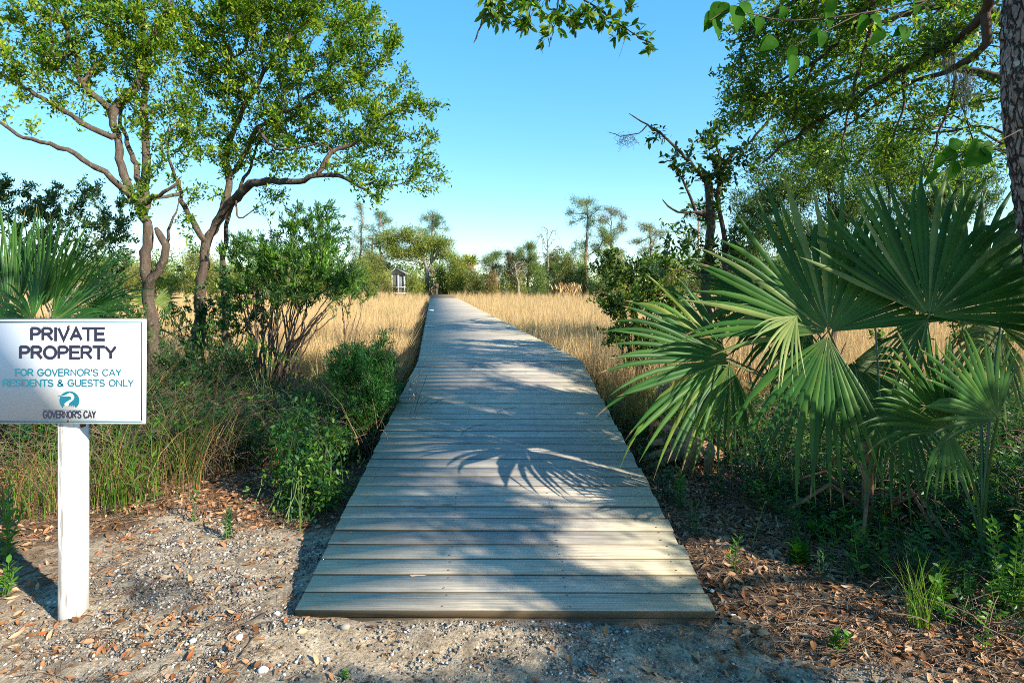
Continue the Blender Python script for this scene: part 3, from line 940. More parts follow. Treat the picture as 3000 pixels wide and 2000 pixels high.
# ------------------------------------------------------------------ growing woody plants
def grow(limbs, tips, seg=0.25, bias=0.35, e=2.35, rtip=0.004, jit=0.04, sag=0.0, turn=0.5):
    """limbs: [(points, r0, r1)]; tips are joined one by one to the nearest fitting node.
    returns pos, parent, radius, tip node ids"""
    cap = 200 + len(tips) * 8 + sum(400 for l in limbs)
    pos = np.zeros((cap, 3)); par = np.full(cap, -1); rg = np.zeros(cap); pl = np.zeros(cap); dr = np.zeros((cap, 3))
    n = 0
    for li, (pts, r0, r1) in enumerate(limbs):
        P = smooth_path(pts, seg * 0.6)
        if len(P) > 3:
            P[1:-1] += rng.normal(size=(len(P) - 2, 3)) * jit * 0.35
        rr = np.linspace(r0, r1, len(P))
        st, prev = 0, -1
        if li > 0:
            root_like = abs(P[0][2] - gz(P[0][0], P[0][1])) < 0.35
            if not root_like:
                prev = int(np.argmin(((pos[:n] - P[0]) ** 2).sum(1)))
                st = 1
        for i in range(st, len(P)):
            pos[n] = P[i]; par[n] = prev; rg[n] = rr[i]
            if prev >= 0:
                d = P[i] - pos[prev]; l = np.linalg.norm(d)
                pl[n] = pl[prev] + l; dr[n] = d / max(l, 1e-6)
            else:
                dr[n] = unit(P[min(i + 1, len(P) - 1)] - P[i])
            prev = n; n += 1
    ids = []
    if len(tips):
        tips = np.asarray(tips)
        d0 = np.array([((pos[:n] - t) ** 2).sum(1).min() for t in tips])
        for ti in np.argsort(d0):
            t = tips[ti]
            dv = t - pos[:n]
            dd = np.sqrt((dv ** 2).sum(1)) + 1e-6
            cosv = (dv * dr[:n]).sum(1) / dd
            cost = dd * (1 + turn * (1 - cosv)) + bias * pl[:n]
            j = int(np.argmin(cost))
            d = dd[j]
            k = max(1, int(d / seg))
            p0 = pos[j].copy()
            c1 = p0 + dr[j] * d * 0.4
            c2 = t - unit(t - c1) * d * 0.25 + np.array([0, 0, -sag * d])
            prev = j
            for s in range(1, k + 1):
                u = s / k
                p = (1 - u) ** 3 * p0 + 3 * u * (1 - u) ** 2 * c1 + 3 * u * u * (1 - u) * c2 + u ** 3 * t
                if s < k:
                    p = p + rng.normal(size=3) * jit * min(1, d)
                pos[n] = p; par[n] = prev
                q = p - pos[prev]; l = np.linalg.norm(q)
                pl[n] = pl[prev] + l; dr[n] = q / max(l, 1e-6)
                prev = n; n += 1
            ids.append(prev)
    acc = np.zeros(n)
    r = np.zeros(n)
    for i in range(n - 1, -1, -1):
        ri = max(acc[i] ** (1 / e), rtip)
        if rg[i] > 0:
            ri = rg[i]
        r[i] = ri
        if par[i] >= 0:
            acc[par[i]] += ri ** e
    return pos[:n], par[:n], r, dr[:n], np.array(ids, int)

def branch_mesh(mb, pos, par, r, mat=0, side_k=1.0, rmin=0.0):
    n = len(pos)
    kids = [[] for _ in range(n)]
    roots = []
    for i in range(n):
        if par[i] < 0: roots.append(i)
        else: kids[par[i]].append(i)
    stack = [(i, -1) for i in roots]
    while stack:
        s, frm = stack.pop()
        chain = ([frm] if frm >= 0 else []) + [s]
        c = s
        while kids[c]:
            ks = sorted(kids[c], key=lambda q: -r[q])
            for q in ks[1:]:
                stack.append((q, c))
            c = ks[0]
            chain.append(c)
        if len(chain) < 2:
            continue
        rr = r[chain].copy()
        if frm >= 0:
            rr[0] = min(rr[0], rr[1] * 1.25)
        if rr.max() < rmin:
            continue
        rm = rr.max()
        sd = 12 if rm > 0.09 else 8 if rm > 0.035 else 5 if rm > 0.012 else 3
        rr = rr.copy(); rr[-1] *= 0.6
        V, F = tube(pos[chain], rr, sd)
        if sd >= 8:
            m = len(chain)
            ctr = np.repeat(pos[chain], sd, axis=0)
            k = np.arange(m)[:, None]; a = np.arange(sd)[None, :] * 2 * math.pi / sd
            ph = rng.uniform(0, 6.28, 4)
            w = 0.09 * np.sin(k * 1.1 + ph[0] + a) + 0.07 * np.sin(k * 2.3 + 2 * a + ph[1]) + 0.06 * np.sin(3 * a + k * 0.7 + ph[2]) + rng.normal(size=(m, sd)) * 0.035
            V = ctr + (V - ctr) * (1 + w.reshape(-1, 1))
        mb.add(V, F, mat)

def twig_leaves(mb, pos, par, ids, n, L, Wd, back=0.25, a=(35, 75), up=0.6, fold=0.15, mat=0, gen=leaf4, updir=0.15, scatter_r=0.02, wide=0.45):
    """leaves spread along the last part of every twig"""
    ids = np.repeat(ids, n)
    m = len(ids)
    p1 = pos[ids]
    p0 = pos[np.maximum(par[ids], 0)]
    d = unit(p1 - p0)
    t = rng.uniform(0, 1, m) ** 1.3 * back
    P = p1 - d * t[:, None] + rng.normal(size=(m, 3)) * scatter_r
    q = rand_dirs(m)
    perp = unit(q - d * (q * d).sum(1)[:, None])
    ang = np.radians(rng.uniform(a[0], a[1], m))[:, None]
    D = unit(d * np.cos(ang) + perp * np.sin(ang) + np.array([0, 0, updir]))
    S = leaf_frames(m, D, up)
    s = rng.uniform(0.7, 1.25, m)
    if gen is leaf4:
        leaf4(mb, P, D, S, L * s, Wd * s, fold, mat, wide)
    else:
        gen(mb, P, D, S, L * s, Wd * s, fold, 0.15, mat)

def blob_tips(blobs, dens, minz=-9, shell=0.5):
    """blobs: (px, py, Y, rx, rz[, depth radius in metres]); rx, rz in photo pixels. dens: tips per m^3-ish"""
    out = []
    for b in blobs:
        px, py, Y, rx, rz = b[:5]
        c = at(px, py, Y)
        R3 = np.array([rx / FPX * Y, b[5] if len(b) > 5 else 0.6 * (rx + rz) / FPX * Y, rz / FPX * Y])
        k = max(3, int(dens * 4.19 * R3.prod() ** 0.8))
        u = rand_dirs(k) * (rng.uniform(0, 1, (k, 1)) ** shell)
        out.append(c + u * R3)
    T = np.vstack(out)
    return T[T[:, 2] > minz]

def plant(name, label, cat, limbs, tips, leaf, bark, group=None, grow_kw={}, leaf_kw={}, trunk_name='trunk', crown_name='crown',
          extra=None, rmin=0.0, leaf_mats=None, drop=0.0):
    """tree or shrub: Empty at the base > trunk (wood) + crown (leaves). leaf = (count, length, width)"""
    b = np.asarray(limbs[0][0][0], float)
    root = thing(name, label, cat, b, group)
    pos, par, r, dr, ids = grow(limbs, tips, **grow_kw)
    mb = MB(); branch_mesh(mb, pos, par, r, rmin=rmin)
    mb.build(trunk_name, bark, root, smooth=True)
    if leaf is not None and len(ids):
        if drop: ids = ids[rng.uniform(size=len(ids)) > drop]
        mb = MB()
        lm = leaf_mats if isinstance(leaf_mats, list) else [leaf_mats]
        if len(lm) == 1:
            twig_leaves(mb, pos, par, ids, *leaf, **leaf_kw)
        else:
            pick = extra(pos[ids])
            for k in range(len(lm)):
                if (pick == k).any():
                    twig_leaves(mb, pos, par, ids[pick == k], *leaf, mat=k, **leaf_kw)
        mb.build(crown_name, lm, root)
    return root, pos, par, ids

SUNV = np.array(sdir[:])
# places the photo shows in full sun: gaps in the canopy toward the sun (pixel, pixel radius, surface)
LIT = [(1480, 1330, 150, 'd'), (1320, 1300, 110, 'd'), (1650, 1360, 90, 'd'), (1620, 1440, 70, 'd'), (1250, 1410, 45, 'd'), (1040, 1530, 60, 'd'), (960, 1750, 90, 'd'), (1090, 1770, 80, 'd'), (1290, 1690, 60, 'd'), (1720, 1590, 70, 'd'), (1850, 1650, 60, 'd'), (1900, 1570, 40, 'd'), (1290, 1265, 60, 'd'), (1840, 1430, 40, 'd'),
       (1310, 1115, 45, 'd'), (1560, 1105, 45, 'd'), (1500, 1070, 30, 'd'), (1290, 1060, 40, 'd'), (1450, 1010, 35, 'd'), (1280, 990, 30, 'd'), (1640, 1130, 35, 'd'), (1380, 1020, 30, 'd'), (1560, 1015, 30, 'd'), (1250, 1180, 40, 'd'), (1400, 965, 30, 'd'),
       (650, 1490, 60, 'g'), (720, 1760, 75, 'g'), (600, 1850, 80, 'g'), (330, 1870, 110, 'g'), (850, 1920, 90, 'g'), (1150, 1890, 90, 'g'), (1350, 1860, 90, 'g'), (1470, 1880, 50, 'g'), (150, 1650, 60, 'g'), (380, 1540, 60, 'g'), (100, 1900, 120, 'g'), (480, 1960, 90, 'g'), (800, 1640, 40, 'g'),
       (2180, 1660, 80, 'g'), (2280, 1740, 80, 'g'), (2700, 1920, 150, 'g'), (2900, 1850, 130, 'g'), (1990, 1320, 60, 'g'),  (150, 1400, 80, 'g'), (420, 1420, 60, 'g')]
def lit_rays():
    out = []
    for px, py, rp, k in LIT:
        Y = 3.0
        for it in range(40):
            z = float(deck_z(Y)) if k == 'd' else gz((px - 1500) / FPX * Y, Y)
            Y = 0.5 * Y + 0.5 * FPX * (CAMZ - z) / (py - HORY)
        out.append((at(px, py, Y), rp / FPX * Y))
    out.append((np.array([-2.2, 2.85, 0.5]), 0.35))
    out.append((np.array([-2.25, 2.85, 1.25]), 0.3))
    return out
RAYS = lit_rays()
def sun_gaps(T, f=1.0, pad=0.12):
    keep = np.ones(len(T), bool)
    for p, r in RAYS:
        d = T - p
        s = d @ SUNV
        q = np.linalg.norm(d - s[:, None] * SUNV, axis=1)
        keep &= ~((q < r * f + pad) & (s > 0.5))
    return T[keep]

def limb(pix, r0, r1, ground=False):
    P = np.array([at(*p) for p in pix])
    if ground:
        P[0][2] = gz(P[0][0], P[0][1]) - 0.1
    return (P, r0, r1)

# ------------------------------------------------------------------ left live oaks
YB = 11.0
limbsB = [
    limb([(581, 1010, YB), (583, 945, YB), (596, 780, YB), (604, 710, YB), (635, 652, YB), (657, 606, YB + .1), (669, 533, YB + .2), (661, 460, YB + .3), (684, 388, YB + .3), (715, 315, YB + .2), (751, 254, YB), (781, 194, YB - .1), (830, 130, YB - .2)], 0.118, 0.028, True),
    limb([(642, 648, YB), (662, 618, YB - .1), (690, 575, YB - .3), (733, 541, YB - .5), (800, 528, YB - .7), (872, 533, YB - .8), (927, 512, YB - .9), (993, 516, YB - 1), (1066, 551, YB - 1.1), (1110, 580, YB - 1.1)], 0.095, 0.018),
    limb([(933, 510, YB - .9), (955, 470, YB - .9), (981, 436, YB - .8), (1054, 412, YB - .8), (1108, 357, YB - .7), (1160, 320, YB - .7)], 0.045, 0.012),
    limb([(684, 515, YB + .2), (727, 424, YB + .1), (757, 376, YB), (812, 339, YB - .1), (860, 321, YB - .2), (908, 279, YB - .3), (981, 254, YB - .4), (1060, 230, YB - .4)], 0.05, 0.014),
    limb([(602, 705, YB), (588, 690, YB - .1), (551, 624, YB - .2), (527, 569, YB - .3), (521, 533, YB - .3), (490, 450, YB - .4), (500, 380, YB - .5)], 0.06, 0.012),
    limb([(527, 569, YB - .3), (500, 572, YB - .5), (448, 585, YB - .8)], 0.04, 0.022),
    limb([(757, 376, YB), (790, 420, YB - .4), (850, 440, YB - .7), (930, 420, YB - .8), (1010, 470, YB - .9)], 0.03, 0.009),
    limb([(751, 254, YB), (700, 200, YB - .1), (660, 120, YB), (640, 40, YB)], 0.04, 0.012),
    limb([(715, 315, YB + .2), (690, 270, YB + .3), (666, 206, YB + .4)], 0.035, 0.015),
    limb([(830, 130, YB - .2), (900, 60, YB), (960, -20, YB)], 0.03, 0.01),
    limb([(690, 575, YB - .3), (700, 640, YB - .5), (770, 600, YB - .6)], 0.02, 0.008),
]
limbsB.append(limb([(668, 985, YB + .5), (660, 900, YB + .5), (650, 790, YB + .5), (664, 700, YB + .45), (668, 636, YB + .4), (700, 560, YB + .5), (740, 470, YB + .6), (760, 400, YB + .7)], 0.085, 0.02, True))
blobsB = [(900, 40, YB, 230, 120), (700, 40, YB, 200, 130), (1020, 170, YB - .3, 140, 110), (830, 220, YB, 180, 100), (1080, 320, YB - .5, 110, 60),
          (1210, 315, YB - .5, 100, 40), (1130, 415, YB - .6, 140, 60), (950, 380, YB - .2, 170, 70), (1235, 510, YB - .8, 90, 55), (1080, 500, YB - 1, 120, 55),
          (760, 400, YB + .2, 110, 80), (610, 230, YB, 130, 120), (900, -130, YB, 260, 100), (640, -120, YB, 200, 90), (590, 560, YB - .3, 60, 35),
          (560, 420, YB - .3, 90, 70), (560, 700, YB - .2, 30, 30), (1100, 575, YB - 1, 70, 20), (870, 480, YB - .7, 120, 30), (1180, 250, YB - .4, 60, 50),
          (660, 470, YB, 60, 50), (560, 120, YB, 90, 110), (540, 300, YB, 70, 80), (600, 380, YB, 70, 60), (1150, 130, YB - .2, 50, 80), (820, 330, YB, 110, 50), (1000, 270, YB - .3, 110, 60), (1290, 420, YB - .7, 40, 40), (810, 575, YB - .5, 60, 25), (1060, 60, YB - .1, 70, 60)]
tB = blob_tips(blobsB, 31)
plant('live_oak', 'live oak with a long arching limb reaching right toward the boardwalk', 'tree', limbsB, tB, (40, 0.088, 0.035), M['oak_bark'],
      grow_kw=dict(seg=0.22, jit=0.035, rtip=0.0045, bias=0.25, turn=0.8), leaf_kw=dict(back=0.26, scatter_r=0.05), leaf_mats=[M['oak_leaf'], M['oak_leaf_yellow']],
      extra=lambda p: (rng.uniform(size=len(p)) < 0.16).astype(int))

YA = 9.5
limbsA = [
    limb([(455, 1105, YA), (445, 945, YA), (428, 787, YA), (433, 680, YA), (424, 630, YA), (400, 592, YA), (388, 575, YA), (363, 509, YA), (345, 418, YA), (331, 345, YA), (315, 312, YA), (291, 291, YA - .1), (236, 242, YA - .2), (218, 151, YA - .3), (176, 48, YA - .3), (145, -20, YA - .3)], 0.112, 0.026, True),
    limb([(331, 345, YA), (351, 303, YA + .1), (394, 262, YA + .2), (418, 206, YA + .2), (430, 133, YA + .2), (478, 60, YA + .2), (510, -20, YA + .2)], 0.075, 0.025),
    limb([(424, 625, YA), (426, 581, YA + .2), (428, 460, YA + .3), (424, 339, YA + .4), (425, 212, YA + .4), (410, 60, YA + .5), (400, -60, YA + .5)], 0.075, 0.025),
    limb([(415, 600, YA), (402, 503, YA + .3), (378, 436, YA + .4), (355, 363, YA + .5), (350, 280, YA + .5)], 0.06, 0.02),
    limb([(392, 585, YA), (375, 563, YA - .1), (327, 521, YA - .3), (260, 478, YA - .5), (200, 442, YA - .6), (121, 418, YA - .7), (48, 394, YA - .8), (0, 357, YA - .9), (-60, 300, YA - .9)], 0.055, 0.016),
    limb([(338, 400, YA), (321, 400, YA - .1), (260, 375, YA - .3), (182, 321, YA - .5), (109, 279, YA - .6), (18, 224, YA - .7), (-60, 180, YA - .8)], 0.05, 0.014),
    limb([(426, 632, YA), (415, 605, YA - .2), (448, 581, YA - .3), (500, 555, YA - .4), (527, 520, YA - .4)], 0.05, 0.018),
    limb([(236, 242, YA - .2), (255, 225, YA - .1), (300, 170, YA), (340, 130, YA)], 0.04, 0.012),
    limb([(440, 840, YA), (448, 811, YA - .05), (478, 763, YA - .1), (484, 721, YA - .1), (466, 684, YA - .05), (458, 668, YA)], 0.075, 0.05),
    limb([(484, 715, YA - .1), (505, 640, YA - .1), (520, 610, YA)], 0.03, 0.012),
    limb([(218, 151, YA - .3), (160, 170, YA - .5), (150, 60, YA - .6)], 0.035, 0.012),
    limb([(482, 735, YA - .1), (497, 690, YA - .1)], 0.03, 0.018),
]
blobsA = [(340, 120, YA + .1, 110, 110), (480, 90, YA + .2, 90, 100), (90, 130, YA - .4, 120, 90), (400, 300, YA + .2, 90, 60), (60, 60, YA - .3, 130, 100), (230, 40, YA - .2, 130, 100), (400, 60, YA + .2, 130, 110), (130, 190, YA - .5, 120, 70), (20, 240, YA - .7, 90, 60),
          (290, 190, YA, 90, 70), (450, 200, YA + .2, 80, 80), (200, 300, YA - .4, 90, 40), (430, 400, YA + .2, 70, 50), (470, 500, YA, 60, 50), (420, 545, YA - .3, 50, 40),
          (250, -80, YA, 250, 80), (30, 330, YA - .8, 60, 40), (520, 320, YA + .3, 60, 60), (370, 330, YA + .3, 50, 50), (530, 660, YA - .1, 40, 30), (440, 610, YA - .35, 35, 30)]
tA = blob_tips(blobsA, 31)
plant('live_oak', 'dark trunked live oak behind the sign with limbs forking to the left', 'tree', limbsA, tA, (38, 0.082, 0.033), M['oak_bark'],
      grow_kw=dict(seg=0.2, jit=0.035, rtip=0.0042, bias=0.25, turn=0.8), leaf_kw=dict(back=0.26, scatter_r=0.05), leaf_mats=[M['oak_leaf'], M['oak_leaf_yellow']],
      extra=lambda p: ((rng.uniform(size=len(p)) < 0.18) | ((p[:, 2] < 4.9) & (p[:, 0] < -7.2))).astype(int))  # low left of the crown gets yellow leaves as painted sunlight

# ------------------------------------------------------------------ shrubs
def shrub(name, label, base, blobs, dens, nst, leaf, lmat, bark, r0=0.02, rb=0.15, leaf_kw={}, grow_kw={}, cat='shrub', group=None, stem_frac=0.7, base_spread=0.12, shell=0.5, twig=True):
    tips = blob_tips(blobs, dens, shell=shell)
    bx, by = base
    limbs = []
    pick = rng.choice(len(tips), min(nst, len(tips)), replace=False)
    for k in pick:
        a = rng.uniform(0, 6.28)
        b0 = np.array([bx + math.cos(a) * base_spread * rng.uniform(0.2, 1), by + math.sin(a) * base_spread * rng.uniform(0.2, 1), 0])
        b0[2] = gz(b0[0], b0[1]) - 0.03
        e = b0 + (tips[k] - b0) * stem_frac
        m = b0 + (e - b0) * 0.45 + np.array([0, 0, np.linalg.norm(e - b0) * 0.12]) + rng.normal(size=3) * 0.03
        limbs.append((np.array([b0, m, e]), r0 * rng.uniform(0.6, 1.1), r0 * 0.35))
    lm = lmat if isinstance(lmat, list) else [lmat]
    gk = dict(seg=0.16, jit=0.03, rtip=0.002, bias=0.15, turn=0.7); gk.update(grow_kw)
    lk = dict(back=0.2, scatter_r=0.02); lk.update(leaf_kw)
    return plant(name, label, cat, limbs, tips, leaf, bark, group, gk, lk, 'stems', 'foliage', leaf_mats=lm,
                 extra=lambda p: rng.integers(0, len(lm), len(p)))

def base_of(px, py, Y):
    p = at(px, py, Y)
    return (p[0], p[1])

UP = dict(a=(15, 45), updir=0.35)
shrub('wax_myrtle', 'tall wax myrtle with bare fanning stems left of the boardwalk', base_of(800, 1090, 9.0),
      [(880, 650, 9.2, 60, 70, .4), (960, 640, 9.3, 40, 60, .3), (800, 760, 9, 100, 70, .6), (920, 770, 8.8, 110, 70, .6), (1010, 820, 8.8, 70, 50, .5), (720, 730, 9.2, 70, 60, .5), (850, 860, 8.8, 110, 40, .6), (980, 700, 9.2, 60, 50), (700, 850, 9.1, 50, 50)],
      150, 40, (30, 0.085, 0.020), [M['myrtle_leaf'], M['fine_leaf'], M['fresh_leaf'], M['myrtle_leaf']], M['twig'], 0.022, leaf_kw=dict(UP, back=0.28), stem_frac=0.8, base_spread=0.35)
shrub('baccharis_shrub', 'feathery olive shrub leaning over the marsh grass left of the boardwalk', base_of(1010, 990, 11.5),
      [(1060, 830, 11.5, 60, 50, .5), (1020, 790, 11.7, 50, 40, .4), (1090, 870, 11.4, 30, 30, .3), (990, 870, 11.5, 50, 40, .4)], 75, 10, (26, 0.08, 0.016),
      [M['cedar'], M['fine_leaf']], M['twig'], 0.018, leaf_kw=dict(UP, back=0.25))
shrub('feathery_shrub', 'round feathery bright green shrub touching the left boardwalk edge', base_of(1050, 1290, 5.8),
      [(1060, 1090, 5.8, 110, 95, .4), (1110, 1140, 5.7, 65, 80, .3), (1020, 1060, 5.9, 80, 60, .3), (1080, 1200, 5.7, 80, 70, .3), (1125, 1010, 5.9, 28, 60, .12)], 620, 18, (30, 0.055, 0.009),
      M['feather_leaf'], M['twig'], 0.012, leaf_kw=dict(a=(20, 60), updir=0.3, back=0.16), grow_kw=dict(seg=0.09))
shrub('leafy_weed', 'tall green leafy weeds between the gravel and the left boardwalk edge', base_of(890, 1520, 4.35),
      [(890, 1300, 4.5, 100, 110, .35), (930, 1400, 4.3, 90, 80, .25), (850, 1380, 4.5, 70, 90, .25), (980, 1440, 4.25, 60, 60, .2), (880, 1200, 4.8, 70, 60, .25), (960, 1260, 4.6, 50, 60, .2), (830, 1260, 4.8, 30, 60, .15), (900, 1500, 4.2, 70, 30, .2)], 330, 60, (15, 0.042, 0.019),
      [M['fresh_leaf'], M['deep_leaf'], M['deep_leaf']], M['petiole'], 0.0055, leaf_kw=dict(a=(40, 80), back=0.34, gen=leaf8, fold=0.1, scatter_r=0.03), base_spread=0.4, stem_frac=0.95, shell=0.8)
shrub('brush', 'dark green low brush at the foot of the left oaks', base_of(600, 1130, 8.0),
      [(560, 1060, 8.2, 110, 70, .5), (680, 1050, 8.3, 100, 60, .5), (620, 1120, 7.8, 120, 60, .5), (500, 1030, 8.4, 60, 60, .4)], 110, 40, (20, 0.06, 0.024), [M['deep_leaf'], M['fine_leaf']], M['twig'], 0.012, base_spread=0.6, leaf_kw=dict(back=0.25))
shrub('leafy_weed', 'pale green upright sprigs in front of the fanning bare stems', base_of(790, 1150, 7.2),
      [(760, 1010, 7.2, 60, 30, .2), (800, 1040, 7.1, 50, 40, .2)], 110, 8, (18, 0.05, 0.014), M['fresh_leaf'], M['petiole'], 0.008, leaf_kw=dict(UP, back=0.2))
shrub('wispy_shrub', 'wispy yellow green weeds amid dry stems beside the feathery shrub', base_of(900, 1240, 6.3),
      [(880, 1090, 6.5, 60, 60, .3), (940, 1120, 6.3, 50, 60, .3), (850, 1160, 6.2, 60, 40, .3)], 120, 16, (14, 0.035, 0.01), [M['fresh_leaf'], M['green_blade'], M['dry_blade']], M['twig'], 0.006, leaf_kw=dict(UP), base_spread=0.35)
# vines climbing the oak trunks, and the thin saplings behind
shrub('sapling', 'slender leafy sapling between the arching oak limb and the wax myrtle', base_of(780, 1000, 10),
      [(770, 600, 10, 30, 40, .3), (800, 690, 10, 40, 60, .3), (780, 800, 10, 30, 50, .3)], 45, 4, (18, 0.08, 0.028), M['holly_leaf'], M['twig'], 0.022, stem_frac=0.92, base_spread=0.1)
shrub('understory_tree', 'thin stemmed small leaved bushy trees at the left frame edge behind the palmetto', base_of(140, 1000, 12.5),
      [(80, 620, 12.5, 100, 80, .7), (230, 600, 12.6, 120, 90, .7), (340, 700, 12.4, 70, 100, .6), (150, 720, 12.8, 150, 60, .7), (20, 530, 12.5, 70, 50, .5), (380, 600, 12.7, 40, 70, .4), (320, 820, 12.5, 80, 70, .5)],
      42, 20, (34, 0.095, 0.032), [M['fine_leaf'], M['holly_leaf'], M['fine_leaf']], M['grey_bark'], 0.03, base_spread=1.6, grow_kw=dict(seg=0.3, jit=0.05, rtip=0.003), leaf_kw=dict(back=0.35), cat='tree')
shrub('vine', 'leafy green vine wrapped around the lower trunk of the arching oak', base_of(590, 1040, 10.7),
      [(590, 900, 10.75, 45, 80, .3), (660, 850, 11.2, 50, 90, .3), (670, 930, 11, 60, 60, .3), (590, 1000, 10.6, 70, 40, .3)], 75, 8, (16, 0.08, 0.04), [M['deep_leaf'], M['holly_leaf']], M['twig'], 0.012, base_spread=0.4, cat='vine')
shrub('wax_myrtle', 'sunny yellow green brush behind the oak trunks at the marsh edge', base_of(520, 960, 15),
      [(520, 850, 15, 80, 70, .6), (460, 820, 15.5, 60, 60, .6), (560, 800, 15.5, 70, 60, .6), (360, 880, 15, 80, 60, .6), (250, 880, 15, 100, 60, .6), (640, 880, 15, 70, 60, .6)], 20, 30, (26, 0.13, 0.035), [M['far_yellow'], M['cedar']], M['twig'], 0.02, base_spread=1.2, grow_kw=dict(seg=0.3))

shrub('evergreen_shrub', 'dense dark brush between the left palmetto and the dark oak trunk', base_of(300, 1080, 8.5),
      [(250, 880, 8.8, 90, 70, .6), (340, 900, 8.6, 70, 60, .5), (200, 960, 8.4, 110, 60, .6), (390, 980, 8.3, 60, 70, .5), (330, 780, 9, 60, 60, .5)], 60, 26, (24, 0.07, 0.026), [M['fine_leaf'], M['deep_leaf'], M['myrtle_leaf']], M['twig'], 0.016, base_spread=0.7, leaf_kw=dict(back=0.28))
shrub('leafy_weed', 'sunlit sprigs just above the top edge of the sign', base_of(330, 1150, 6.0),
      [(320, 920, 6.0, 80, 35, .3), (270, 950, 6.0, 60, 40, .3), (390, 935, 6.1, 40, 35, .2)], 150, 18, (16, 0.05, 0.016), [M['fresh_leaf'], M['myrtle_leaf']], M['petiole'], 0.007, leaf_kw=dict(UP), base_spread=0.5)
shrub('wax_myrtle', 'leafy shrub at the foot of the arching oak hiding the marsh behind', base_of(700, 1060, 9.5),
      [(700, 900, 9.5, 70, 70, .5), (640, 960, 9.4, 80, 50, .5), (770, 950, 9.3, 60, 50, .4), (510, 930, 10, 50, 60, .4)], 60, 24, (24, 0.075, 0.022), [M['myrtle_leaf'], M['deep_leaf']], M['twig'], 0.016, base_spread=0.6, leaf_kw=dict(UP, back=0.28))

# ------------------------------------------------------------------ right side
YT = 6.25
limbsT = [
    limb([(2073, 1290, YT), (2075, 1000, YT), (2068, 820, YT), (2080, 690, YT), (2078, 560, YT), (2070, 515, YT)], 0.056, 0.044, True),
    limb([(2078, 540, YT), (2050, 510, YT - .1), (2021, 476, YT - .2), (1947, 402, YT - .3), (1895, 367, YT - .4), (1843, 333, YT - .4)], 0.022, 0.006),
    limb([(1890, 375, YT - .4), (1880, 385, YT - .4), (1855, 396, YT - .5), (1820, 398, YT - .5), (1780, 387, YT - .5)], 0.008, 0.004),
    limb([(2070, 632, YT), (2045, 625, YT - .1), (2026, 590, YT - .2), (2010, 551, YT - .2), (2000, 527, YT - .2)], 0.022, 0.011),
    limb([(2070, 625, YT), (2056, 623, YT - .2), (1990, 621, YT - .3), (1960, 605, YT - .4), (1941, 585, YT - .4)], 0.018, 0.009),
    limb([(2073, 1290, YT + .3), (2110, 1000, YT + .3), (2125, 780, YT + .3), (2118, 660, YT + .2), (2103, 580, YT + .1), (2120, 500, YT), (2160, 430, YT)], 0.04, 0.02, True),
    limb([(2070, 830, YT), (2030, 800, YT - .2), (1970, 790, YT - .3), (1930, 770, YT - .4)], 0.014, 0.006),
    limb([(2073, 540, YT), (2110, 470, YT - .1), (2090, 400, YT - .1)], 0.025, 0.008),
]
blobsT = [(1935, 420, YT - .35, 45, 25, .15), (1990, 460, YT - .25, 50, 30, .2), (2060, 420, YT - .1, 50, 45, .25), (2080, 500, YT, 50, 45, .25), (2160, 460, YT, 60, 50, .3), (2010, 500, YT - .2, 40, 25, .2),
          (2000, 680, YT - .3, 45, 40, .25), (1960, 720, YT - .35, 35, 25, .2), (2020, 740, YT - .2, 40, 40, .2), (1945, 770, YT - .4, 30, 35, .15), (2100, 380, YT, 35, 30, .2), (2130, 540, YT, 50, 40, .25), (2160, 700, YT + .2, 60, 60, .3), (2075, 610, YT, 45, 60, .2), (2080, 740, YT, 40, 80, .2), (2110, 880, YT + .2, 60, 80, .3)]
tT = blob_tips(blobsT, 190)
plant('holly_tree', 'slim dark trunk holly with a broken top and one bare limb pointing left', 'tree', limbsT, tT, (13, 0.066, 0.029), M['dark_bark'],
      grow_kw=dict(seg=0.14, jit=0.02, rtip=0.0025, bias=0.3), leaf_kw=dict(back=0.2, gen=leaf8, fold=0.12), leaf_mats=[M['holly_leaf'], M['canopy_leaf'], M['holly_leaf']],
      extra=lambda p: rng.integers(0, 3, len(p)))
shrub('evergreen_shrub', 'dense glossy evergreen shrub at the right marsh edge beside the boardwalk', base_of(1890, 1130, 8.4),
      [(1800, 780, 8.5, 70, 55, .4), (1900, 790, 8.5, 90, 60, .5), (1770, 870, 8.3, 60, 60, .4), (1860, 880, 8.3, 90, 70, .5), (1960, 870, 8.4, 80, 70, .5), (1820, 970, 8.3, 70, 60, .4), (1920, 980, 8.3, 80, 60, .5), (1990, 940, 8.5, 60, 60, .4), (1780, 740, 8.6, 40, 25, .2), (1850, 1040, 8.4, 60, 40, .4)],
      150, 26, (20, 0.064, 0.03), [M['holly_leaf'], M['canopy_leaf'], M['holly_leaf']], M['twig'], 0.025, base_spread=0.3, leaf_kw=dict(back=0.22))

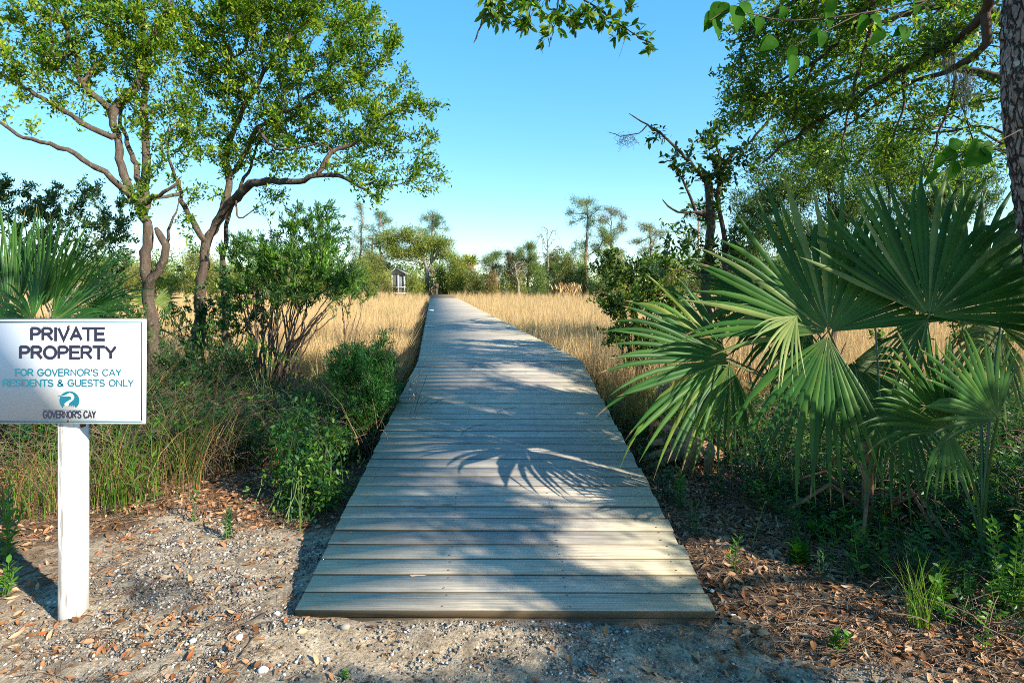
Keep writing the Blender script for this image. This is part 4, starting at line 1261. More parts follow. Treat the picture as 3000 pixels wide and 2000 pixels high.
# big foreground trunk at the right frame edge; its limbs carry the overhanging canopy
def big_oak():
    base = np.array([3.02, 3.05, gz(3.02, 3.05)])
    root = thing('live_oak', 'thick rough trunk with pale lichen cut by the right frame edge', 'tree', base)
    path = smooth_path([[3.10, 3.08, base[2] - 0.1], [3.07, 3.08, 0.8], [3.03, 3.1, 1.6], [2.955, 3.12, 2.3], [2.93, 3.15, 2.75], [2.98, 3.2, 3.3], [3.15, 3.3, 4.0], [3.5, 3.4, 4.8]], 0.045)
    n = len(path)
    rad = np.interp(path[:, 2], [0, 0.6, 1.6, 2.7, 3.6, 4.8], [0.30, 0.225, 0.20, 0.205, 0.19, 0.15])
    V, F = tube(path, rad, 56)
    V = V.reshape(n, 56, 3)
    ctr = path[:, None, :]
    a = np.arange(56)[None, :] * 2 * math.pi / 56
    z = path[:, 2][:, None]
    # plates of bark: ridged noise, stretched along the trunk
    h = np.zeros((n, 56))
    for k in range(26):
        fa, fz = rng.integers(4, 17), rng.uniform(2, 19)
        h += np.abs(np.sin(fa * a + fz * z + rng.uniform(0, 6) + 0.7 * np.sin(3 * a + 5 * z))) / 26
    h = (h - h.min()) / (h.max() - h.min())
    h = np.clip(h * 1.6 - 0.3, 0, 1) + 0.25 * rng.uniform(size=h.shape)
    V = V + (V - ctr) * (h[..., None] - 0.5) * 0.16
    mb = MB(); mb.add(V.reshape(-1, 3), F)
    mb.build('trunk', M['big_bark'], root, smooth=True)
    Lm = [
        (np.array([[3.5, 3.4, 4.7], [3.55, 3.6, 5.0], [3.6, 4.0, 5.0]]), 0.12, 0.10),
        limb([(3060, -250, 3.9), (2960, -120, 4.4), (2880, 40, 4.9), (2780, 130, 5.4), (2650, 200, 5.9), (2480, 300, 6.2), (2330, 400, 6.4), (2230, 480, 6.5)], 0.05, 0.010),
        limb([(2960, -250, 4.2), (2700, -220, 5.0), (2560, -20, 5.6), (2470, 110, 6.0), (2390, 180, 6.2), (2300, 230, 6.4), (2220, 290, 6.5)], 0.055, 0.010),
        limb([(2560, 0, 5.6), (2540, 120, 5.8), (2510, 240, 6), (2480, 340, 6.1), (2465, 420, 6.1)], 0.028, 0.008),
        limb([(2930, 90, 4.8), (2830, 180, 5.2), (2780, 205, 5.6), (2680, 240, 6), (2560, 310, 6.3), (2450, 400, 6.4)], 0.035, 0.008),
        limb([(2700, -220, 5.0), (2480, -110, 5.5), (2330, 0, 5.9), (2230, 60, 6.1), (2150, 120, 6.3)], 0.04, 0.010),
        limb([(2650, 200, 5.9), (2640, 330, 6.1), (2590, 470, 6.2)], 0.02, 0.006),
        limb([(2780, 130, 5.4), (2790, 280, 5.8), (2740, 420, 6.0), (2700, 520, 6.1)], 0.02, 0.006),
        limb([(2390, 180, 6.2), (2330, 330, 6.3), (2300, 420, 6.3)], 0.016, 0.006),
        # crown above and to the right of the picture, which shades the deck
        (np.array([[3.5, 3.4, 4.75], [4.2, 3.0, 5.4], [5.2, 2.4, 5.9], [6.2, 1.8, 6.0]]), 0.10, 0.03),
        (np.array([[3.5, 3.4, 4.75], [3.9, 4.4, 5.8], [4.6, 5.6, 6.6], [5.2, 6.8, 7.0]]), 0.09, 0.03),
        (np.array([[4.2, 3.0, 5.4], [4.8, 1.6, 5.6], [5.2, 0.4, 5.3]]), 0.06, 0.02),
        (np.array([[3.5, 3.4, 4.75], [2.9, 2.6, 5.4], [2.2, 2.3, 5.6], [1.4, 2.6, 5.4]]), 0.06, 0.02),
    ]
    blobs = [(2180, 240, 6.4, 80, 110, .5), (2290, 120, 6.2, 120, 90, .5), (2140, 350, 6.4, 50, 50, .4), (2290, 300, 6.3, 110, 80, .5), (2450, 340, 6.2, 140, 70, .5), (2600, 300, 6, 110, 100, .5),
             (2720, 120, 5.6, 110, 100, .5), (2500, 130, 5.9, 120, 110, .5), (2390, 20, 6, 150, 60, .5), (2640, -60, 5.6, 200, 60, .5), (2800, 320, 5.9, 80, 80, .5), (2860, 460, 6, 60, 70, .4), (2620, 440, 6.1, 90, 60, .4), (2360, 430, 6.3, 80, 50, .4), (2180, 90, 6.2, 60, 60, .4), (2470, 480, 6.3, 60, 40, .4), (2870, 60, 5.2, 60, 110, .4)]
    tips = blob_tips(blobs, 120)
    def ell(c, r, k):
        u = rand_dirs(k) * rng.uniform(0, 1, (k, 1)) ** 0.45
        return np.asarray(c) + u * np.asarray(r)
    off = np.vstack([ell(*q) for q in SHADE_BLOBS])
    tips = sun_gaps(np.vstack([tips, off]), 1.0, 0.09)
    pos, par, r, dr, ids = grow([(path[::4], 0.2, 0.16)] + Lm, tips, seg=0.2, jit=0.03, rtip=0.003, bias=0.25, turn=0.7)
    k0 = len(smooth_path(path[::4], 0.2 * 0.6))
    r2 = r.copy()
    mb = MB()
    r2[:k0] = np.minimum(r2[:k0], 0.14)        # hidden inside the modelled trunk
    branch_mesh(mb, pos, par, r2)
    mb.build('branches', M['dark_bark'], root, smooth=True)
    mb = MB()
    twig_leaves(mb, pos, par, ids, 22, 0.066, 0.028, back=0.24, scatter_r=0.05, mat=0)
    mb.build('crown', M['canopy_leaf'], root)
SHADE_BLOBS = [((5.0, 2.6, 5.6), (1.9, 1.5, 1.2), 320), ((6.3, 1.6, 5.6), (1.4, 1.3, 1.2), 220), ((2.2, 1.1, 5.6), (1.3, 1.0, 0.5), 150), ((5.2, 0.2, 5.0), (1.3, 1.2, 1.0), 170)]
big_oak()

# live oak whose canopy hangs into the upper right of the picture and shades the far half of the ramp
def canopy_oak():
    b = np.array([7.9, 8.0, gz(7.9, 8.0)])
    limbs = [(np.array([b + [0, 0, -.1], [7.9, 8.0, 1.5], [7.7, 8.0, 3.2], [7.5, 8.0, 5.0]]), 0.2, 0.12),
             (np.array([[7.6, 8.0, 4.4], [6.6, 8.1, 5.5], [5.6, 8.6, 5.6], [4.8, 9.0, 5.0], [4.1, 9.3, 4.3]]), 0.08, 0.012),
             (np.array([[7.6, 8.0, 4.2], [6.8, 9.3, 5.2], [5.8, 10.3, 5.3], [4.9, 10.8, 4.8], [4.2, 11.2, 4.0]]), 0.08, 0.012),
             (np.array([[7.6, 8.0, 4.6], [6.6, 7.2, 5.6], [5.4, 6.7, 5.6], [4.4, 6.6, 5.0]]), 0.08, 0.012),
             (np.array([[6.8, 9.3, 5.2], [6.4, 10.6, 5.3], [5.8, 12.2, 4.9]]), 0.05, 0.012)]
    bl = [(2190, 240, 9.2, 80, 110, 1.0), (2330, 120, 9.0, 140, 110, 1.0), (2160, 360, 9.3, 50, 60, .7), (2320, 320, 9.5, 120, 80, 1.0), (2480, 270, 8.6, 120, 90, 1.2), (2640, 200, 8.5, 120, 90, 1.2), (2520, 100, 8.4, 140, 90, 1.0),
          (2760, 300, 8.6, 120, 90, 1.0), (2500, 420, 10.2, 110, 60, 1.0), (2350, 440, 10.8, 100, 60, 1.0), (2260, 430, 11.6, 80, 60, 1.0), (2800, 100, 8.2, 120, 120, 1.0), (2680, 420, 10, 100, 70, 1.0), (2860, 440, 9, 80, 80, 1.0),
          (2400, -60, 8.6, 260, 90, 1.2), (2800, -60, 8, 160, 90, 1.2), (3050, 200, 7.5, 120, 200, 1.0), (3150, 420, 7, 120, 140, .9), (2240, 500, 11.5, 70, 50, .8), (2400, 520, 11, 90, 60, .9), (2560, 500, 10.5, 90, 60, .9), (2720, 520, 10, 90, 60, .9), (2600, 360, 9, 90, 60, .9)]
    T = sun_gaps(blob_tips(bl, 30), 0.85, 0.03)
    plant('live_oak', 'live oak canopy of small leaves hanging from the upper right over the palmettos', 'tree', limbs, T, (26, 0.075, 0.031), M['dark_bark'],
          grow_kw=dict(seg=0.24, rtip=0.0042, bias=0.25, turn=0.8), leaf_kw=dict(back=0.28, scatter_r=0.06), leaf_mats=[M['canopy_leaf'], M['oak_leaf_yellow']],
          extra=lambda p: (rng.uniform(size=len(p)) < .1).astype(int))
canopy_oak()

# unseen low oak, added past the right edge to dapple sand and first planks
def shade_tree():
    b = np.array([7.0, 1.0, 0.1])
    limbs = [(np.array([b, [6.95, 1.0, 1.2], [6.9, 1.1, 2.4], [6.7, 1.2, 4.0]]), 0.17, 0.06),
             (np.array([[6.9, 1.1, 2.0], [6.0, 0.8, 2.8], [5.2, 0.6, 3.2]]), 0.07, 0.02),
             (np.array([[6.9, 1.1, 2.2], [6.2, 2.0, 3.1], [5.5, 2.8, 3.5]]), 0.07, 0.02),
             (np.array([[6.9, 1.1, 2.4], [6.5, 3.0, 3.2], [6.0, 4.2, 3.7]]), 0.06, 0.02),
             (np.array([[6.9, 1.1, 2.2], [6.6, 0.0, 3.0], [6.2, -0.8, 3.5]]), 0.06, 0.02)]
    T = sun_gaps(np.vstack([np.asarray(c) + rand_dirs(k) * rng.uniform(0, 1, (k, 1)) ** 0.45 * np.asarray(r) for c, r, k in SHADE2]), 1.0, 0.09)
    plant('live_oak', 'live oak beside the sand out of view behind the right palmettos', 'tree', limbs, T, (22, 0.085, 0.034), M['oak_bark'],
          grow_kw=dict(seg=0.25, rtip=0.004), leaf_kw=dict(back=0.28, scatter_r=0.06), leaf_mats=[M['oak_leaf']])
SHADE2 = [((6.0, 0.7, 2.7), (0.8, 0.7, 0.5), 150), ((6.1, 1.2, 3.2), (0.6, 0.6, 0.5), 100), ((4.9, 0.7, 3.3), (0.9, 0.9, 0.7), 230), ((4.2, -1.0, 2.9), (0.9, 0.8, 0.6), 120), ((5.6, -2.2, 4.0), (1.2, 0.8, 0.7), 130), ((3.6, -2.3, 3.2), (0.9, 0.7, 0.6), 90), ((5.4, 2.3, 3.5), (1.1, 1.1, 0.8), 260), ((5.9, 3.9, 3.9), (1.1, 1.1, 0.9), 240), ((6.3, -0.5, 3.7), (1.0, 1.0, 0.8), 170), ((6.5, 2.0, 4.2), (1.2, 2.0, 0.8), 240), ((5.4, -0.6, 2.9), (0.8, 0.7, 0.6), 110)]
shade_tree()

shrub('evergreen_shrub', 'leafy brush filling the gap behind the large palmetto', base_of(2330, 1120, 8.0),
      [(2250, 820, 8.2, 80, 70, .5), (2350, 900, 8.0, 90, 70, .5), (2200, 940, 8, 70, 60, .4), (2480, 880, 8.2, 90, 80, .5)], 60, 22, (24, 0.07, 0.024), [M['fine_leaf'], M['holly_leaf'], M['myrtle_leaf']], M['twig'], 0.02, base_spread=0.7)
shrub('evergreen_shrub', 'shadowy brush behind the right palmetto fan by the frame edge', base_of(2780, 1150, 7.2),
      [(2700, 900, 7.3, 90, 90, .5), (2850, 950, 7.2, 90, 90, .5), (2920, 800, 7.3, 80, 90, .5), (2620, 980, 7.1, 70, 60, .4), (2800, 760, 7.4, 90, 60, .5)], 60, 22, (24, 0.07, 0.024), [M['deep_leaf'], M['holly_leaf'], M['canopy_leaf']], M['twig'], 0.02, base_spread=0.7)

# fine leaved trees behind the palmettos
fine = [(limb([(2440, 1000, 13), (2450, 800, 13), (2430, 600, 13), (2400, 430, 13)], 0.07, 0.02, True), [(2300, 560, 13, 120, 90, .8), (2420, 450, 13, 110, 100, .8), (2500, 600, 13, 100, 100, .8), (2250, 680, 13, 100, 60, .7), (2380, 700, 13, 120, 60, .7)], 'slender tree with fine blue green leaves behind the upright palmetto fan'),
        (limb([(2690, 1000, 14), (2660, 800, 14), (2610, 640, 14), (2600, 480, 14)], 0.07, 0.02, True), [(2620, 480, 14, 110, 90, .8), (2720, 600, 14, 110, 100, .8), (2840, 560, 14, 90, 100, .8), (2640, 720, 14, 110, 50, .7)], 'slender fine leaved tree behind the right palmetto fan near the lichen trunk'),
        (limb([(2180, 1000, 15), (2200, 820, 15), (2230, 640, 15), (2220, 520, 15)], 0.05, 0.015, True), [(2200, 620, 15, 80, 80, .7), (2180, 760, 15, 80, 80, .7), (2290, 820, 15, 110, 60, .7)], 'thin fine leaved tree just right of the slim dark holly trunk')]
for lm, bl, lab in fine:
    plant('understory_tree', lab, 'tree', [lm], blob_tips(bl, 70), (44, 0.095, 0.024), M['dark_bark'], grow_kw=dict(seg=0.3, jit=0.06, rtip=0.0035, bias=0.2),
          leaf_kw=dict(back=0.4, scatter_r=0.06), leaf_mats=[M['fine_leaf']])
# ------------------------------------------------------------------ palmettos
def segment_mesh(th, dth, Rr, u, v, n, cup, droop, split, bend, tipcurl, mat):
    """one leaf segment of a fan: pleated strip from the hub, fused with its neighbours up to `split`, then free and tapering.
    u: fan axis, v: side, n: face normal (unit vectors)."""
    rs = np.array([0.03, 0.14, 0.28, split, split + 0.12, split + 0.27, split + 0.42, 0.93, 1.0])
    rs = np.unique(np.clip(rs, 0, 1))
    d = u * math.cos(th) + v * math.sin(th)
    s = -u * math.sin(th) + v * math.cos(th)
    V = []
    wf = split * dth * 0.5
    for r in rs:
        c = d * r * Rr + n * (cup * r * r * Rr)
        f = max(0.0, (r - split) / (1 - split))
        c = c + np.array([0, 0, -1.0]) * (droop * Rr * (0.35 * r * r + f ** 2.2)) + s * bend * f * f * Rr
        w = (r * dth * 0.5 if r <= split else wf * (1 + 0.25 * f) * max(0.0, 1 - f ** 1.9)) * Rr * (1.0 if r <= split else 0.96) + 0.0006
        ridge = n * w * 0.55
        V += [c - s * w - ridge * 0.5, c + ridge * 0.5, c + s * w - ridge * 0.5]
    k = len(rs)
    b = np.arange(k - 1)[:, None] * 3
    F = np.concatenate([b + [0, 1, 4, 3], b + [1, 2, 5, 4]])
    return np.array(V), F, np.repeat(rs, 3)

def frond(root, hub, base, axis_deg, spread, Rpx, Y, nseg, face=(0, -1, 0.1), cup=0.12, droop=0.12, split=0.38, mats=None, jit=0.04, lean=0.0, name='frond', hubtilt=None):
    """axis_deg: direction of the middle of the fan, counter-clockwise from right, seen from the front"""
    n = unit(np.asarray(face, float))
    a = math.radians(axis_deg)
    u = np.array([math.cos(a), lean, math.sin(a)])
    u = unit(u - n * np.dot(u, n))
    v = unit(np.cross(n, u))
    Rr = Rpx / FPX * Y
    base = np.asarray(base, float)
    hub = np.asarray(hub, float)
    # petiole
    L = np.linalg.norm(hub - base)
    c1 = base + np.array([0, 0, 1.0]) * L * 0.5
    t = np.linspace(0, 1, 9)[:, None]
    P = (1 - t) ** 2 * base + 2 * t * (1 - t) * c1 + t ** 2 * hub
    P = np.vstack([P, hub + u * Rr * 0.12])
    mb = MB()
    V, F = tube(P, np.linspace(0.011, 0.005, len(P)), 6)
    mb.add(V, F)
    pet = mb.build(name, M['petiole'] if mats[0] is not M['dead_palm'] else M['dead_stub'], root, smooth=True)
    dth = math.radians(2 * spread) / nseg
    for k in range(nseg):
        th = math.radians(-spread) + (k + 0.5) * dth
        e = abs(th) / max(math.radians(spread), 1e-6)
        R1 = Rr * (1 - 0.22 * e ** 2) * rng.uniform(0.86, 1.07)
        wild = rng.uniform() < 0.16
        V, F, al = segment_mesh(th + rng.normal() * jit * 0.25, dth, R1, u, v, n, cup + rng.normal() * 0.02, max(0, droop * (1 + 0.5 * e) + rng.normal() * 0.045 + (0.22 * rng.uniform() if wild else 0)), (split + 0.06) * rng.uniform(0.9, 1.1), rng.normal() * jit, 0, None)
        mb = MB(); mb.add(V + hub, F)
        m = mats[0] if len(mats) == 1 or rng.uniform() > 0.12 else mats[1]
        o = mb.build('leaf_segment', m, pet, loc=base_loc(root), smooth=False)
        o.data.attributes.new('along', 'FLOAT', 'POINT').data.foreach_set('value', al.astype(np.float32))
    return pet

def base_loc(root):
    return world_loc(root)

PN, PP, PY = M['palm'], M['palm_pale'], M['palm_yellow']
b1 = np.array([2.45, 3.95, gz(2.45, 3.95)])
pal = thing('palmetto', 'large palmetto with broad green fans spreading over the right side of the boardwalk', 'palmetto', b1)
H = at
frond(pal, H(2428, 972, 3.60), b1, 97, 92, 490, 3.6, 36, (-0.15, -1, 0.25), 0.10, 0.05, 0.42, [PN, PP])
frond(pal, H(2425, 985, 3.52), b1, 255, 47, 430, 3.5, 17, (-0.1, -1, 0.15), 0.06, 0.10, 0.40, [PN])
frond(pal, H(2138, 1052, 3.85), b1, 176, 66, 400, 3.85, 28, (0.12, -1, 0.35), 0.08, 0.09, 0.42, [PN, PY])
frond(pal, H(2138, 1062, 3.80), b1, 262, 34, 300, 3.8, 13, (0.1, -1, 0.1), 0.05, 0.10, 0.36, [PN, PY])
frond(pal, H(2285, 880, 4.15), b1, 183, 44, 290, 4.15, 20, (0.1, -1, 0.5), 0.08, 0.04, 0.45, [PN, PP])
frond(pal, H(2335, 925, 3.62), b1, 222, 34, 230, 3.62, 12, (0.35, -1, 0.6), 0.1, 0.14, 0.34, [PP, PN])
frond(pal, H(2722, 925, 3.45), b1, 72, 82, 520, 3.45, 34, (-0.1, -1, 0.3), 0.12, 0.05, 0.42, [PN, PP])
frond(pal, H(2718, 935, 3.42), b1, 232, 42, 200, 3.42, 13, (0.0, -1, 0.1), 0.06, 0.16, 0.34, [PN, PP])
frond(pal, H(2500, 1060, 4.3), b1, 300, 95, 250, 4.3, 30, (0.1, -1, 0.2), 0.08, 0.10, 0.42, [PN])
frond(pal, H(2370, 930, 4.4), b1, 205, 70, 270, 4.4, 24, (0.1, -1, 0.2), 0.08, 0.12, 0.42, [PN])

b2 = np.array([2.72, 3.35, gz(2.72, 3.35)])
pal2 = thing('palmetto', 'smaller palmetto with dark blue green fans low at the right frame edge', 'palmetto', b2)
frond(pal2, H(2778, 1256, 3.05), b2, 122, 66, 330, 3.05, 22, (0.15, -1, 0.15), 0.10, 0.05, 0.40, [PN])
frond(pal2, H(2778, 1262, 3.04), b2, 265, 40, 160, 3.04, 9, (0.0, -1, 0.1), 0.10, 0.12, 0.40, [PN])
frond(pal2, H(2925, 1225, 2.95), b2, 128, 66, 320, 2.95, 20, (0.15, -1, 0.15), 0.10, 0.08, 0.38, [PN])
frond(pal2, H(2650, 1180, 3.7), b2, 250, 80, 260, 3.7, 22, (0.1, -1, 0.2), 0.10, 0.12, 0.38, [PN])
frond(pal2, H(2930, 955, 3.7), b2, 20, 75, 240, 3.7, 22, (-0.1, -1, 0.3), 0.10, 0.12, 0.40, [PY, PN])
frond(pal2, H(2930, 965, 3.9), b2, 235, 70, 260, 3.9, 22, (0.2, -1, 0.2), 0.10, 0.14, 0.34, [PY, PN])
frond(pal2, H(2860, 900, 4.1), b2, 80, 70, 480, 4.1, 26, (-0.1, -1, 0.3), 0.10, 0.06, 0.40, [PN])
frond(pal2, H(2560, 900, 4.4), b2 + [-.2, .6, 0], 88, 60, 350, 4.4, 22, (0.0, -1, 0.2), 0.10, 0.05, 0.42, [PN])
# cut brown stem and dead skirt at the foot
mb = MB(); V, F = tube([[2.36, 3.85, gz(2.36, 3.85) - .05], [2.365, 3.86, 0.3], [2.37, 3.86, 0.62]], [0.04, 0.035, 0.038], 7, True); mb.add(V, F)
mb.build('cut_stem', M['dead_stub'], pal)
for k in range(7):
    a = rng.uniform(0, 6.28); l = rng.uniform(0.35, 0.7)
    p0 = b1 + [math.cos(a) * .05, math.sin(a) * .05, .12]
    V, F = tube([p0, p0 + [math.cos(a) * l * .5, math.sin(a) * l * .5, .22], p0 + [math.cos(a) * l, math.sin(a) * l, rng.uniform(-.1, .3)]], [0.016, 0.013, 0.01], 5)
    mb = MB(); mb.add(V, F); mb.build('dead_petiole', M['dead_stub'], pal)

b3 = np.array([-4.35, 5.6, gz(-4.35, 5.6)])
pal3 = thing('palmetto', 'big palmetto with upright dark fans behind the white sign', 'palmetto', b3)
for (px, py, Y, ax, sp, Rp, ns, fc, dr_, mt) in (
        (50, 900, 5.7, 98, 30, 330, 15, (.5, -1, .2), .05, [PN]), (95, 905, 5.5, 84, 28, 320, 14, (-.5, -1, .2), .05, [PN]), (150, 910, 5.6, 68, 30, 310, 15, (-.4, -1, .3), .06, [PN]), (190, 920, 5.5, 48, 28, 310, 14, (-.5, -1, .5), .10, [PN]),
        (215, 935, 5.4, 34, 26, 270, 13, (-.2, -1, .7), .12, [PN]), (20, 910, 5.5, 118, 32, 280, 15, (.5, -1, .4), .08, [PN]), (-20, 900, 5.8, 90, 32, 310, 15, (.3, -1, .2), .05, [PN]), (120, 900, 6.0, 76, 36, 300, 16, (.2, -1, .1), .05, [PN]),
        (95, 940, 5.2, 128, 48, 200, 17, (.1, -1, .5), .20, [PN, PP]), (150, 945, 5.15, 62, 50, 190, 17, (-.1, -1, .6), .22, [PN, PP]), (60, 950, 5.1, 165, 45, 190, 14, (.1, -1, .5), .26, [PN]), (190, 950, 5.1, 12, 40, 170, 12, (-.1, -1, .6), .26, [PN, PY])):
    frond(pal3, H(px, py, Y), b3, ax, sp, Rp, Y, ns, fc, 0.14, dr_, 0.30, mt, jit=0.06)
b4 = np.array(at(450, 1000, 11.5)); b4[2] = gz(b4[0], b4[1])
pal4 = thing('palmetto', 'small sunlit yellow green palmetto fan behind the dark oak trunk', 'palmetto', b4)
frond(pal4, H(452, 885, 11.5), b4, 20, 58, 85, 11.5, 18, (.1, -1, .4), 0.1, 0.08, 0.36, [PP, PY])
frond(pal4, H(432, 885, 11.6), b4, 150, 55, 75, 11.6, 16, (-.1, -1, .4), 0.1, 0.1, 0.36, [PY, PP])

# dead brown frond folded on the ground beside the boardwalk
b5 = np.array(at(2010, 1345, 5.3)); b5[2] = gz(b5[0], b5[1])
dead = thing('dead_frond', 'heap of folded brown dead palmetto leaf on the ground right of the boardwalk', 'dead palm leaf', b5)
for (px0, py0, px1, py1, px2_, py2, w, yy) in ((2120, 1335, 2040, 1290, 1905, 1235, 26, 5.3), (2115, 1340, 2020, 1312, 1880, 1345, 24, 5.25), (2110, 1345, 2000, 1330, 1890, 1385, 22, 5.2),
                                               (2032, 1265, 2022, 1320, 2008, 1395, 34, 5.05), (2085, 1300, 2078, 1340, 2070, 1400, 30, 5.0), (2120, 1320, 2010, 1275, 1935, 1215, 20, 5.35),
                                               (2060, 1310, 2030, 1350, 1990, 1390, 26, 5.15), (2130, 1335, 2200, 1325, 2290, 1330, 16, 5.4), (1935, 1215, 1912, 1235, 1908, 1290, 12, 5.3), (2100, 1330, 1990, 1295, 1900, 1300, 22, 5.28)):
    A, B, C2 = at(px0, py0, yy), at(px1, py1, yy - .08), at(px2_, py2, yy)
    t = np.linspace(0, 1, 7)[:, None]
    P = (1 - t) ** 2 * A + 2 * t * (1 - t) * (2 * B - (A + C2) / 2) + t ** 2 * C2
    P[:, 2] = np.maximum(P[:, 2], ground_h(P[:, 0], P[:, 1]) + 0.01)
    T = unit(np.gradient(P, axis=0)); S = unit(np.cross(T, [0.2, -1, 0.35])); N_ = np.cross(S, T)
    ww = (w / FPX * 5.2 * 0.5) * np.array([.7, .9, 1, 1, .95, .85, .5])[:, None]
    V = np.stack([P - S * ww, P + N_ * ww * .5, P + S * ww], 1).reshape(-1, 3)
    b = np.arange(6)[:, None] * 3
    mb = MB(); mb.add(V, np.concatenate([b + [0, 1, 4, 3], b + [1, 2, 5, 4]]))
    mb.build('leaf_segment', M['dead_palm'], dead)

# ------------------------------------------------------------------ marsh grass
def blade_clump(n, rad, h, arch, w, mat=0, nseg=3, lean=None):
    mb = MB()
    a = rng.uniform(0, 6.28, n); r = rad * np.sqrt(rng.uniform(size=n))
    P = np.stack([r * np.cos(a), r * np.sin(a), np.zeros(n)], -1)
    dirs = ang_dirs(n)
    if lean is not None:
        dirs = unit(dirs + np.asarray(lean))
        dirs[:, 2] = 0
    blades(mb, P, rng.uniform(h[0], h[1], n), dirs, rng.uniform(arch[0], arch[1], n), rng.uniform(w[0], w[1], n), nseg, mat)
    return mb

def marsh():
    protos = [blade_clump(26, 0.16, (0.62, 1.12), (0.05, 0.62), (0.006, 0.013), lean=(0.5, 0.1, 0)) for k in range(7)]
    protos += [blade_clump(22, 0.2, (0.5, 0.95), (0.05, 0.5), (0.008, 0.014), lean=(-0.2, 0.1, 0)) for k in range(2)]
    pts, scl = [], []
    def ring(y0, y1, dens, s):
        xm = 1.05 * y1
        k = int((y1 - y0) * 2 * xm * dens)
        x = rng.uniform(-xm, xm, k); y = rng.uniform(y0, y1, k)
        keep = np.abs(x) < 0.98 * y + 1
        side = x - deck_x(y)
        keep &= (side < -HALF - 0.42) | (side > HALF + 0.16)
        # ragged landward edge of the marsh
        edge = np.where(x < 0, 9.7 + 0.35 * np.maximum(0, -x - 4.0), 8.9 + 0.25 * np.maximum(0, x - 2.5)) + 0.5 * wob(x, y, 0.6)
        edge = np.where((x < deck_x(y)) & (x > -3.4), 8.3 + 0.9 * np.clip(-x - 1.6, 0, 2), edge)
        edge = np.where((side > 0) & (side < 2.4), 7.4 + 0.5 * np.clip(side - 1, 0, 2), edge)
        keep &= y > edge
        x, y = x[keep], y[keep]
        pts.append(pts_on_ground(x, y, -0.02)); scl.append(rng.uniform(0.8, 1.12, len(x)) * s * (1 + 0.10 * wob(x, y, 0.35)))
    ring(6.5, 13, 46, 0.98)
    ring(13, 22, 22, 1.0)
    ring(22, 38, 9, 1.02)
    ring(38, 74, 3.4, 1.04)
    # dense row along the left side of the boardwalk, the edge that stands in its shade
    y = rng.uniform(8.0, 63, 2600) ** 1.0
    y = 8 + (y - 8) ** 1.0 * rng.uniform(0.05, 1, len(y))
    x = deck_x(y) - HALF - 0.45 - np.abs(rng.normal(size=len(y))) * 0.25
    pts.append(pts_on_ground(x, y, -0.02)); scl.append(rng.uniform(0.8, 1.05, len(y)))
    P = np.vstack(pts); s = np.concatenate(scl)
    rot = np.zeros((len(P), 3)); rot[:, 2] = rng.normal(size=len(P)) * 0.7
    gp = [blade_clump(24, 0.18, (0.45, 0.95), (0.05, 0.6), (0.006, 0.012), 1, lean=(0.4, 0.1, 0)) for k in range(4)]
    pick = rng.integers(0, len(protos), len(P))
    gm = wob(P[:, 0] * .23 + 3, P[:, 1] * .31, 1.0) + 0.35 * rng.normal(size=len(P)) > 0.42
    pick[gm] = len(protos) + rng.integers(0, 4, gm.sum())
    s *= np.where(gm, 0.92, 1.0) * (1 + 0.12 * wob(P[:, 0] * 1.7, P[:, 1] * 1.3, 1.0)) * np.where(rng.uniform(size=len(P)) < .05, 1.25, 1)
    o = scatter('marsh_grass', protos + gp, [M['marsh'], M['marsh_green']], P, rot, s, pick=pick)
    tag(o, 'dense tan dry marsh grass filling the flat on both sides of the boardwalk', 'marsh grass', kind='stuff')
marsh()

# ------------------------------------------------------------------ undergrowth (countless)
def sprig(n, h, L, Wd, mat, gen=leaf8, spread=0.05, stems=1):
    mb = MB()
    for s in range(stems):
        a = rng.uniform(0, 6.28); tilt = rng.uniform(0, 0.35)
        top = np.array([math.cos(a) * tilt * h, math.sin(a) * tilt * h, h * rng.uniform(0.7, 1)])
        b0 = np.array([rng.normal() * spread, rng.normal() * spread, -0.02])
        P = smooth_path([b0, b0 + top * 0.5 + rng.normal(size=3) * 0.02, b0 + top], h / 5)
        V, F = tube(P, np.linspace(0.0035, 0.0015, len(P)), 3); mb.add(V, F, mat)
        t = rng.uniform(0.2, 1, n)
        q = np.stack([np.interp(t, np.linspace(0, 1, len(P)), P[:, i]) for i in range(3)], -1)
        D = unit(ang_dirs(n) + np.array([0, 0, 0.55]))
        gen(mb, q, D, leaf_frames(n, D, 0.6), L * rng.uniform(0.6, 1.2, n), Wd * rng.uniform(0.7, 1.2, n), 0.12, mat=mat)
    return mb

def twig_tangle(n, r, h, mat):
    mb = MB()
    for k in range(n):
        a = rng.uniform(0, 6.28); p = np.array([rng.normal() * r * .4, rng.normal() * r * .4, 0])
        e = p + [math.cos(a) * r, math.sin(a) * r, rng.uniform(0.1, h)]
        m = (p + e) / 2 + [0, 0, rng.uniform(0, h * .4)]
        V, F = tube(smooth_path([p, m, e], r / 3), 0.0025, 3); mb.add(V, F, mat)
    return mb

UM = [M['deep_leaf'], M['fresh_leaf'], M['dry_blade'], M['green_blade'], M['twig'], M['fine_leaf']]
def undergrowth_points(k, xr, yr, cond, z=-0.01):
    x = rng.uniform(*xr, k); y = rng.uniform(*yr, k)
    keep = cond(x, y)
    return pts_on_ground(x[keep], y[keep], z)
def off_deck(x, y, m=0.05):
    return np.abs(x - deck_x(y)) > HALF + m

def rotz(n):
    r = np.zeros((n, 3)); r[:, 2] = rng.uniform(0, 6.28, n)
    return r

